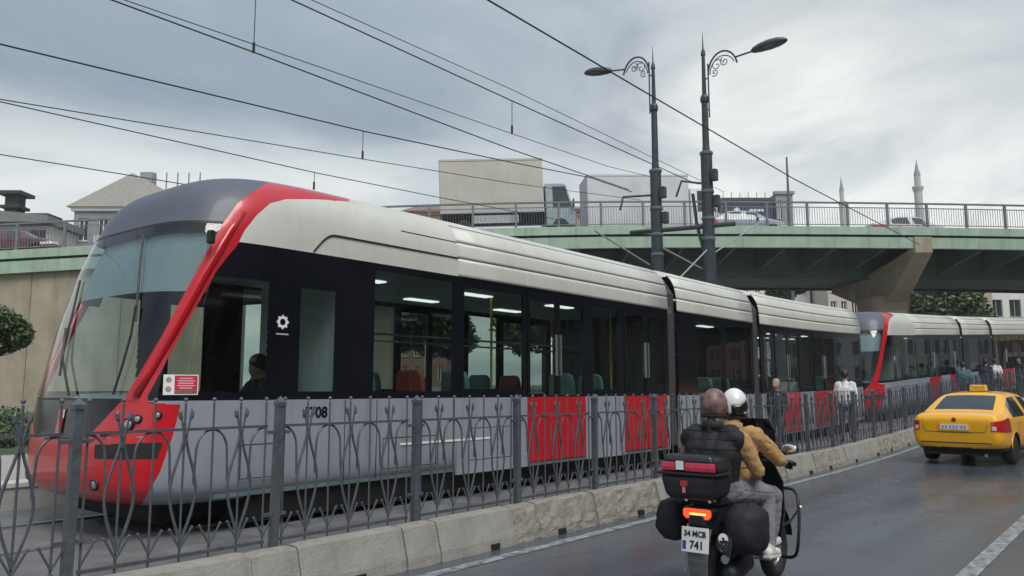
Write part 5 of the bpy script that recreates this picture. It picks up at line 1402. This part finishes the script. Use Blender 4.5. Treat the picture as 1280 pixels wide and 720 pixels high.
# rear: mudguard, plate, lamp
MB().loft([[(x, -w, z), (x, w, z), (x + .02, w, z), (x + .02, -w, z)] for x, w, z in ((-.34, .10, .64), (-.41, .095, .50), (-.43, .085, .38), (-.41, .075, .27))]).build('mudguard', M_MGREY, bike, bevel=.01)
MB().tube([(-.33, .11, .62), (-.42, .11, .44), (-.42, .105, .30)], .008, 6).build('mudguard_stay', M_STEEL, bike)
pm = frame((-.455, .0, .53), (0, -1, 0), (.12, 0, 1))
pl = MB().box(-.115, .115, -.088, .088, -.004, .004, pm).build('number_plate', M_PLATE, bike, bevel=.004)
text('plate_text', '34 MCB', .056, pm @ Matrix.Translation((0, .040, .0062)), M_INK, pl, bold=.0018); text('plate_text', '741', .080, pm @ Matrix.Translation((.015, -.038, .0062)), M_INK, pl, bold=.002)
MB().box(-.105, -.075, -.07, -.01, .004, .006, pm).build('plate_band', mat('plate_blue', (.02, .05, .25), .5), pl)
nd = MB().lathe([(.07, -.006), (.07, .004), (.06, .006)], 20, frame((-.36, -.20, .515), (0, -1, 0), (.1, 0, 1))).build('number_disc', M_MBLK, bike)
text('disc_digit', '9', .16, frame((-.374, -.20, .518), (0, -1, 0), (.1, 0, 1)), M_WHITE, nd, bold=.006)
MB().loft([[(-.40, -.13 * q, z), (-.40, .13 * q, z), (-.30, .14 * q, z), (-.30, -.14 * q, z)] for q, z in ((.75, .655), (1, .69), (1.0, .735), (.85, .755))]).build('tail_housing', M_MBLK, bike, bevel=.01)
tl = MB().loft([[(-.415, -.115 * q, z), (-.415, .115 * q, z), (-.395, .12 * q, z), (-.395, -.12 * q, z)] for q, z in ((.8, .672), (1, .695), (1.0, .73), (.9, .742))]).build('tail_light', M_TLIT, bike, bevel=.006)
MB().loft([[(-.422, y0, z), (-.422, y1, z), (-.41, y1, z), (-.41, y0, z)] for y0, y1, z in ((-.08, .05, .70), (-.085, .06, .715))]).build('bulb_strip', M_TLIT2, tl)
MB().box(-.418, -.40, -.06, .06, .64, .655).build('reflector', M_REDR, bike)
# top case
def rb(name, x0, x1, w0, w1, z0, z1, m, parent, bev=.04):
    return MB().loft([[(lerp(x0, x1, .04 * (1 - t)), -lerp(w0, w1, t), lerp(z0, z1, t)), (x1, -lerp(w0, w1, t), lerp(z0, z1, t)), (x1, lerp(w0, w1, t), lerp(z0, z1, t)), (lerp(x0, x1, .04 * (1 - t)), lerp(w0, w1, t), lerp(z0, z1, t))] for t in (0, .5, 1)]).build(name, m, parent, bevel=bev, bseg=3)
cs = rb('top_case', -.58, -.20, .20, .25, .82, 1.0, M_MMAT, bike, .05)
rb('case_lid', -.575, -.20, .252, .20, 1.008, 1.135, M_MBLK, cs, .04)
MB().box(-.592, -.30, -.258, .258, .992, 1.012).build('case_rim', M_MMAT, cs, bevel=.006)
for y0, y1 in ((.09, .215), (-.235, .015)):
    MB().loft([[(-.592 + dx, y0, z), (-.592 + dx, y1, z), (-.56, y1, z), (-.56, y0, z)] for z, dx in ((1.02, 0.0), (1.05, .0), (1.082, .012))]).build('reflector', M_REDR, cs, bevel=.006)
MB().box(-.60, -.592, .02, .082, 1.03, 1.092).build('case_sticker', mat('sticker_pale', (.62, .70, .70), .4), cs)
em = MB().box(-.588, -.58, -.005, .055, .915, .955).build('case_emblem', mat('emblem_red', (.35, .03, .04), .4), cs); MB().box(-.589, -.583, .012, .038, .87, .91).build('emblem_drop', mat('emblem_pink', (.5, .2, .2), .4), cs)
for y in (-.1, .1): MB().tube([(-.15, y, .78), (-.38, y, .80)], .014, 6).build('case_rack', M_STEEL, bike)
# side bags, crash bars, pegs
soft('side_bag', (-.20, .29, .63), (.20, .125, .155), M_BAG, 1.0); soft('side_bag', (-.12, -.30, .60), (.24, .15, .175), M_BAG, 5.0)
for s in (-1, 1):
    MB().tube(smooth_pts([(1.02, s * .20, .80), (.95, s * .34, .79), (.86, s * .40, .68), (.80, s * .41, .47), (.84, s * .36, .30), (.95, s * .20, .26)], 6), .014, 8).build('crash_bar', M_MBLK, bike)
    MB().tube([(.86, s * .42, .68), (.95, s * .30, .55), (1.0, s * .2, .5)], .011, 6).build('crash_bar', M_STEEL, bike)
    MB().tube([(.30, s * .15, .34), (.32, s * .33, .335)], .013, 6).build('foot_peg', M_STEEL, bike)

# ================================================================== people
import mathutils.noise as mnoise
def person(name, label, caps, loc, rz=0.0, voxel=.012, folds=.006, cat='person', group=None, extra=None, smooth_it=4):
    """caps: (p0, r0, p1, r1, material) limbs and trunk, fused into one continuous skin"""
    b = MB()
    for p0, r0, p1, r1, m in caps:
        p0, p1 = Vector(p0), Vector(p1); n = 6
        b.tube([p0.lerp(p1, i / n) for i in range(n + 1)], [lerp(r0, r1, i / n) for i in range(n + 1)], 12); b.ball(p0, r0, 12, 8); b.ball(p1, r1, 12, 8)
    tmp = b.build('tmp', caps[0][4], None, link=False)
    md = tmp.modifiers.new('r', 'REMESH'); md.mode = 'VOXEL'; md.voxel_size = voxel
    sm = tmp.modifiers.new('s', 'SMOOTH'); sm.factor = .5; sm.iterations = smooth_it
    me = evaluated(tmp)
    mats = []
    for c in caps:
        if c[4] not in mats: mats.append(c[4])
    import numpy as np
    nv = len(me.vertices); co = np.empty(nv * 3, np.float32); me.vertices.foreach_get('co', co); nr = np.empty(nv * 3, np.float32); me.vertices.foreach_get('normal', nr)
    co = co.reshape(-1, 3); nr = nr.reshape(-1, 3)
    if folds:
        for i in range(nv):
            q = Vector(co[i]); w = mnoise.noise(q * 9)
            h = w * folds + mnoise.noise(Vector((q.x * 20 + w * 2, q.y * 20, q.z * 34))) * folds * .8 + abs(mnoise.noise(Vector((q.x * 13, q.y * 13 + w, q.z * 19)))) * folds
            co[i] += nr[i] * h
        me.vertices.foreach_set('co', co.ravel())
    me.materials.clear()
    for m in mats: me.materials.append(m)
    npoly = len(me.polygons); ce = np.empty(npoly * 3, np.float32); me.polygons.foreach_get('center', ce); ce = ce.reshape(-1, 3)
    best = np.full(npoly, 9.0); bi = np.zeros(npoly, np.int32)
    for p0, r0, p1, r1, m in caps:
        a_ = np.array(p0, np.float32); d_ = np.array(p1, np.float32) - a_; l2 = max(1e-9, float(d_ @ d_))
        t = np.clip((ce - a_) @ d_ / l2, 0, 1); dist = np.linalg.norm(ce - a_ - t[:, None] * d_, axis=1) - (r0 + (r1 - r0) * t)
        k = dist < best; best[k] = dist[k]; bi[k] = mats.index(m)
    me.polygons.foreach_set('material_index', bi); me.polygons.foreach_set('use_smooth', np.ones(npoly, bool)); me.update()
    me.name = name
    o = bpy.data.objects.new(name, me); col.objects.link(o); o.location = loc; o.rotation_euler = (0, 0, rz)
    return tag(o, label, cat, group)
SKIN = mat('skin', (.42, .25, .18), .55, var=.1, scale=12)
def cloth(n, c, s=8): return mat('cloth_' + n, c, .85, var=.18, scale=s, bump=.25, bscale=55, sheen=.15)
C_VEST = mat('cloth_vest_black', (.007, .008, .012), .75, var=.2, bump=.2, bscale=50); C_TAN = cloth('tan', (.42, .25, .095)); C_JEAN = cloth('grey_jeans', (.17, .175, .20), 14); C_SHOE = mat('shoe_white', (.62, .62, .58), .6, var=.25, scale=20)
C_BLK = cloth('black', (.015, .015, .018)); C_GLOVE = mat('glove', (.02, .02, .022), .6); C_SOLE = mat('sole', (.5, .5, .46), .7); C_HAIR = mat('hair_dark', (.018, .013, .011), .6, var=.3, scale=30)
def hand(w, f, up, side, m, L=.085):
    """palm from the wrist w along f, four bent fingers and a thumb leaving the side of the palm"""
    w, f, up = Vector(w), Vector(f).normalized(), Vector(up).normalized(); s = f.cross(up).normalized() * side
    k = w + f * .075; out = [(w, .026, w + f * .04, .032, m)]
    for i in range(4): out.append((w + f * .02 + s * (-.021 + .014 * i), .013, k + s * (-.03 + .02 * i), .0115, m))
    for i, l in enumerate((.062, .076, .080, .070)):
        b0 = k + s * (-.03 + .02 * i); b1 = b0 + f * l * .5 - up * .018; b2 = b1 + f * l * .12 - up * l * .5
        out += [(b0, .0105, b1, .0095, m), (b1, .0095, b2, .0085, m)]
    t0 = w + f * .025 + s * .035; t1 = t0 + f * .035 + s * .022 - up * .01; t2 = t1 + f * .032 - up * .012
    return out + [(t0, .013, t1, .011, m), (t1, .011, t2, .009, m)]
def rider(pelvis, chest, neck, head, shw, arms, legs, top, sleeve, leg, shoe, gl, puffy=1.0):
    P, C, Nk, Hd = map(Vector, (pelvis, chest, neck, head)); caps = []
    for s in (-1, 1):
        y = Vector((0, s, 0))
        caps += [(P + y * .07, .125, C + y * .085 * puffy, .125 * puffy, top), (C + y * .085 * puffy, .125 * puffy, Nk + y * shw * .72 - Vector((0, 0, .085)), .085 * puffy, top), (P + y * .075 - Vector((0, 0, .05)), .12, P + y * .08, .125, leg)]
    caps += [(P, .13, C, .135 * puffy, top), (C, .13 * puffy, Nk - Vector((0, 0, .05)), .085, top), (Nk - Vector((0, 0, .06)), .06, Hd - Vector((0, 0, .03)), .052, SKIN), (Hd - Vector((0, 0, .03)), .075, Hd + Vector((0, 0, .045)), .092, SKIN)]
    caps += [(Hd + Vector((.085, 0, -.01)), .016, Hd + Vector((.10, 0, -.03)), .013, SKIN), (Hd + Vector((.03, 0, -.08)), .05, Hd + Vector((.05, 0, -.05)), .05, SKIN)]
    for s, (sh, el, wr, hf) in zip((-1, 1), arms):
        caps += [(sh, .072 * (1 if puffy < 1.1 else 1.06), el, .055, sleeve), (el, .055, wr, .037, sleeve)] + hand(wr, hf, (0, 0, 1), s * -1, gl)
    for (hp, kn, an, toe) in legs:
        caps += [(hp, .105, kn, .072, leg), (kn, .072, Vector(kn).lerp(Vector(an), .35), .066, leg), (Vector(kn).lerp(Vector(an), .35), .066, an, .046, leg), (Vector(an) - Vector((.05, 0, .05)), .038, toe, .033, shoe), (an, .045, Vector(an) - Vector((.03, 0, .05)), .042, shoe)]
    return caps
# pillion: vest, tan sleeves, patterned helmet
caps = rider((-.02, 0, .90), (-.05, 0, 1.12), (-.02, 0, 1.33), (.02, .0, 1.455), .2,
             [((.0, -.225, 1.215), (.12, -.305, 1.0), (.30, -.225, .97), (1, .35, -.1)), ((.0, .225, 1.215), (.12, .305, 1.0), (.30, .225, .97), (1, -.35, -.1))],
             [((.02, -.12, .85), (.42, -.255, .80), (.30, -.315, .44), (.42, -.325, .375)), ((.02, .12, .85), (.42, .255, .80), (.30, .315, .44), (.42, .325, .375))], C_VEST, C_TAN, C_JEAN, C_SHOE, SKIN, 1.12) + [((-.045, s * .17, 1.24), .078, (-.035, s * .205, 1.225), .074, C_VEST) for s in (-1, 1)]
pil = person('person', 'pillion rider in black padded vest over tan sleeves with grey jeans and mottled helmet', caps, BIKE, 0, .010, .0055, group=None)
caps = rider((.36, 0, .88), (.37, 0, 1.10), (.42, 0, 1.315), (.47, .0, 1.455), .2,
             [((.40, -.21, 1.235), (.56, -.34, 1.06), (.735, -.315, 1.035), (1, -.1, -.1)), ((.40, .21, 1.235), (.56, .34, 1.06), (.735, .315, 1.035), (1, .1, -.1))],
             [((.40, -.12, .82), (.76, -.22, .76), (.72, -.20, .44), (.86, -.20, .395)), ((.40, .12, .82), (.76, .22, .76), (.72, .20, .44), (.86, .20, .395))], C_TAN, C_TAN, C_JEAN, C_SHOE, C_GLOVE, 1.05)
drv = person('person', 'scooter driver in tan jacket and black gloves wearing a white and black helmet', caps, BIKE, 0, .010, .007)
def helmet(name, c, parent, mfn, rx=.132, ry=.112, rz_=.138):
    """open shell with chin bar: rows of a globe, visor opening to the front"""
    c = Vector(c); n, k = 40, 24; sets = {}
    P = lambda i, j, f=1.0: c + Vector((rx * math.sin(math.pi * i / k) * math.cos(2 * math.pi * j / n), ry * math.sin(math.pi * i / k) * math.sin(2 * math.pi * j / n), rz_ * math.cos(math.pi * i / k))) * f
    first = None
    for i in range(0, 20):
        for j in range(n):
            a = 2 * math.pi * (j + .5) / n; z = math.cos(math.pi * (i + .5) / k); front = math.cos(a)
            nm = mfn(front, math.sin(a), z)
            if front > .45 and -.25 < z < .42: nm = 'visor'
            mb, ids = sets.setdefault(nm, (MB(), {})); f = []
            for q in ((i, j), (i, (j + 1) % n), (i + 1, (j + 1) % n), (i + 1, j)):
                if q not in ids: ids[q] = len(mb.v); mb.v.append(tuple(P(*q)))
                f.append(ids[q])
            mb.f.append(tuple(f))
    MT = {'visor': M_CGLASS, 'white': mat('helmet_white', (.72, .72, .72), .25, coat=.5), 'black': mat('helmet_black', (.012, .012, .014), .25, coat=.5), 'mottle': mat('helmet_mottled', (.19, .115, .105), .5, var=.5, scale=16, dirt=(.03, .022, .022), dscale=14, damt=1.0), 'grey': mat('helmet_grey', (.33, .33, .34), .4)}
    root = None
    for nm, (mb, ids) in sets.items():
        o = mb.build('helmet' if root is None else ('helmet_visor' if nm == 'visor' else 'helmet_panel'), MT[nm], parent if root is None else root, smooth=True)
        s = o.modifiers.new('t', 'SOLIDIFY'); s.thickness = .018; s.offset = -1
        if root is None: root = o
    return root
helmet('h', (.02, 0, 1.485), pil, lambda f, s, z: 'mottle', .122, .104, .125)
helmet('h', (.475, 0, 1.475), drv, lambda f, s, z: 'black' if (-.35 < z - .35 * f < .28 and abs(s) > .12) or z < -.55 else 'white')
def seams(o, lines, r, m, nm):
    me = o.data; bv = BVHTree.FromPolygons([v.co for v in me.vertices], [tuple(q.vertices) for q in me.polygons])
    for ln, d in lines:
        pts = []
        for q in ln:
            h, n_, _, _ = bv.ray_cast(Vector(q), Vector(d))
            if h is not None: pts.append(h)
        if len(pts) > 2: MB().tube(pts, r, 5).build(nm, m, o, smooth=True)
M_STITCH = mat('seam_dark', (.006, .006, .007), .9)
seams(pil, [([(-1, -.24 + .48 * i / 14, z) for i in range(15)], (1, 0, 0)) for z in (1.02, 1.09, 1.16, 1.23, 1.29)] + [([(-1, 0, 1.0 + .3 * i / 8) for i in range(9)], (1, 0, 0))], .0045, M_STITCH, 'vest_seam')
seams(drv, [([(-1, -.20 + .4 * i / 12, 1.22 - .02 * math.cos(i)) for i in range(13)], (1, 0, 0)), ([(.40 + .30 * i / 9, -1, 1.21 - .17 * i / 9) for i in range(10)], (0, 1, 0)), ([(.40 + .02 * math.sin(i), -1, 1.28 - .02 * i) for i in range(8)], (0, 1, 0))], .0035, mat('seam_brown', (.20, .11, .04), .9), 'jacket_seam')
seams(pil, [([(.02 + .40 * i / 9, -1, .86 - .05 * i / 9) for i in range(10)], (0, 1, 0)), ([(.41 - .1 * i / 9, -1, .78 - .33 * i / 9) for i in range(10)], (0, 1, 0))], .003, mat('seam_grey', (.09, .09, .10), .9), 'trouser_seam')
MB().tube([(.02 + .118 * math.cos(a), .1 * math.sin(a), 1.40) for a in [2 * math.pi * i / 24 for i in range(24)]], .010, 6, closed=True).build('helmet_rim', M_STITCH, pil)
MB().tube([(.47 + .125 * math.cos(a), .106 * math.sin(a), 1.375) for a in [2 * math.pi * i / 24 for i in range(24)]], .010, 6, closed=True).build('helmet_rim', M_STITCH, drv)
MB().tube([(.0, 0, 1.38), (-.07, 0, 1.35), (-.085, 0, 1.28), (-.08, .01, 1.22)], [.035, .04, .032, .010], 8).build('hair', C_HAIR, pil, smooth=True)
pil.scale = (.90, .94, 1); drv.scale = (.82, .94, 1)
# collar, vest hem and shoe soles
def ring_band(name, c, rx, ry, h, m, parent, tilt=0):
    n = 24; b = MB(); rows = []
    for z, f in ((-h / 2, 1.04), (0, 1.0), (h / 2, .96)): rows.append([(c[0] + rx * f * math.cos(2 * math.pi * i / n), c[1] + ry * f * math.sin(2 * math.pi * i / n), c[2] + z + tilt * math.cos(2 * math.pi * i / n)) for i in range(n)])
    b.loft(rows, cap=False); o = b.build(name, m, parent, smooth=True); s = o.modifiers.new('t', 'SOLIDIFY'); s.thickness = .014; return o
ring_band('collar', (-.022, 0, 1.325), .085, .09, .06, C_VEST, pil, -.01); ring_band('collar', (.42, 0, 1.31), .08, .085, .06, C_TAN, drv, -.01)
for s in (-1, 1):
    MB().loft([[(x, s * .32 - w + .005 * 0, z) , (x, s * .32 + w, z), (x, s * .32 + w, z + .022), (x, s * .32 - w, z + .022)] for x, w, z in ((.20, .032, .348), (.30, .036, .345), (.40, .042, .335), (.455, .028, .34))]).build('shoe_sole', C_SOLE, pil, bevel=.006)
# pedestrians inside the fence and the tram driver
def walker(h, top, leg, hair, step=.12, arm=.1, skin=SKIN, bulk=1.0):
    k = h / 1.72; V = lambda x, y, z: (x * k, y * k, z * k); caps = []
    hip = V(0, 0, .92)
    for s in (-1, 1):
        caps += [(V(0, s * .09, .95), .105 * k, V(0, s * .10 * bulk, 1.22), .115 * k, top), (V(0, s * .10 * bulk, 1.22), .115 * k, V(0, s * .14, 1.40), .062 * k, top),
                 (V(0, s * .19, 1.38), .058 * k, V(-.02 + s * arm * .4, s * .25, 1.12), .048 * k, top), (V(-.02 + s * arm * .4, s * .25, 1.12), .045 * k, V(.06 + s * arm, s * .25, .90), .034 * k, top),
                 (V(.06 + s * arm, s * .25, .88), .034 * k, V(.08 + s * arm, s * .245, .80), .028 * k, skin), (V(.08 + s * arm, s * .245, .80), .022 * k, V(.10 + s * arm, s * .24, .745), .014 * k, skin), (V(.09 + s * arm, s * .22, .84), .013 * k, V(.125 + s * arm, s * .215, .79), .011 * k, skin),
                 (V(0, s * .09, .90), .10 * k, V(.05 - s * step * .6, s * .10, .50), .066 * k, leg), (V(.05 - s * step * .6, s * .10, .50), .064 * k, V(-s * step - .02, s * .10, .10), .045 * k, leg),
                 (V(-s * step - .05, s * .10, .05), .042 * k, V(-s * step + .14, s * .11, .035), .034 * k, C_BLK)]
    caps += [(V(0, 0, .95), .12 * k, V(0, 0, 1.25), .13 * k, top), (V(0, 0, 1.25), .12 * k, V(0, 0, 1.42), .07 * k, top), (V(0, 0, 1.43), .052 * k, V(.015, 0, 1.53), .05 * k, skin),
             (V(.03, 0, 1.56), .07 * k, V(.02, 0, 1.62), .085 * k, skin), (V(.10, 0, 1.585), .016 * k, V(.112, 0, 1.57), .013 * k, skin), (V(-.018, 0, 1.62), .088 * k, V(.0, 0, 1.655), .088 * k, hair)]
    return caps
C_WSH = cloth('white_shirt', (.68, .69, .68)); C_TEAL = cloth('teal', (.07, .15, .16)); C_NAVY = cloth('navy', (.02, .028, .06)); C_GREYH = mat('hair_grey', (.28, .27, .26), .7, var=.3, scale=30)
peds = [('grey haired person in a dark top standing between fence and tram', 970, 1.56, C_BLK, C_BLK, C_GREYH, 170, .04), ('person in a loose white shirt walking between fence and tram', 1056, 1.76, C_WSH, C_NAVY, C_HAIR, 10, .16),
        ('person in a teal top walking beside the second tram', 1204, 1.74, C_TEAL, C_BLK, C_HAIR, 5, .14), ('person in dark navy clothes walking beside the one in white', 1232, 1.78, C_NAVY, C_BLK, C_HAIR, -8, .15),
        ('person in a white top and blue trousers near the stop kiosk', 1243, 1.76, C_WSH, C_NAVY, C_HAIR, 4, .15), ('person in black waiting by the stop kiosk', 1274, 1.74, C_BLK, C_BLK, C_HAIR, 150, .06)]
for lab, px, h, top, leg, hair, rz, step in peds:
    x = 20.0
    for _ in range(60):                                  # where the sight line meets the walkway between fence and tram
        y = 6.2 + sway(x); q = project(x, y, 1.8 + rise(x))[0]; x += (px - q) * x * .0016
    person('person', lab, walker(h, top, leg, hair, step, .10), (x, 6.2 + sway(x), BED + rise(x) + .001), R(rz) + heading(x), .018, .006, smooth_it=3)
# tram driver
caps = rider((0, 0, .0), (-.02, 0, .25), (.02, 0, .47), (.06, 0, .62), .2, [((.0, -.21, .38), (.16, -.26, .16), (.38, -.2, .16), (1, .1, -.2)), ((.0, .21, .38), (.16, .26, .16), (.38, .2, .16), (1, -.1, -.2))],
             [((.02, -.1, -.04), (.42, -.13, -.02), (.45, -.13, -.38), (.58, -.13, -.43)), ((.02, .1, -.04), (.42, .13, -.02), (.45, .13, -.38), (.58, .13, -.43))], C_NAVY, C_NAVY, C_BLK, C_BLK, SKIN)
d = person('person', 'tram driver in dark clothes seated behind the cab side window', caps, (NEAR_S0 + 1.98, TY - .35, BED + .995), R(180), .016, .004)
b = MB().ball((.035, 0, .655), (.115, .10, .105), 16, 10); b.build('hair', C_HAIR, d, smooth=True)

bpy.data.scenes.remove(SIDE_SCENE)

# ================================================================== damp air
hz = MB().box(-360, 360, -360, 360, -2, 80).build('haze', mat('haze_air', (.8, .8, .8)), None)
tag(hz, kind='stuff')
hm = bpy.data.materials['haze_air']; hm.node_tree.nodes.clear()
vo = hm.node_tree.nodes.new('ShaderNodeVolumePrincipled'); ho = hm.node_tree.nodes.new('ShaderNodeOutputMaterial')
vo.inputs['Color'].default_value = (.86, .88, .9, 1); vo.inputs['Density'].default_value = 0.0006
hm.node_tree.links.new(vo.outputs[0], ho.inputs['Volume'])
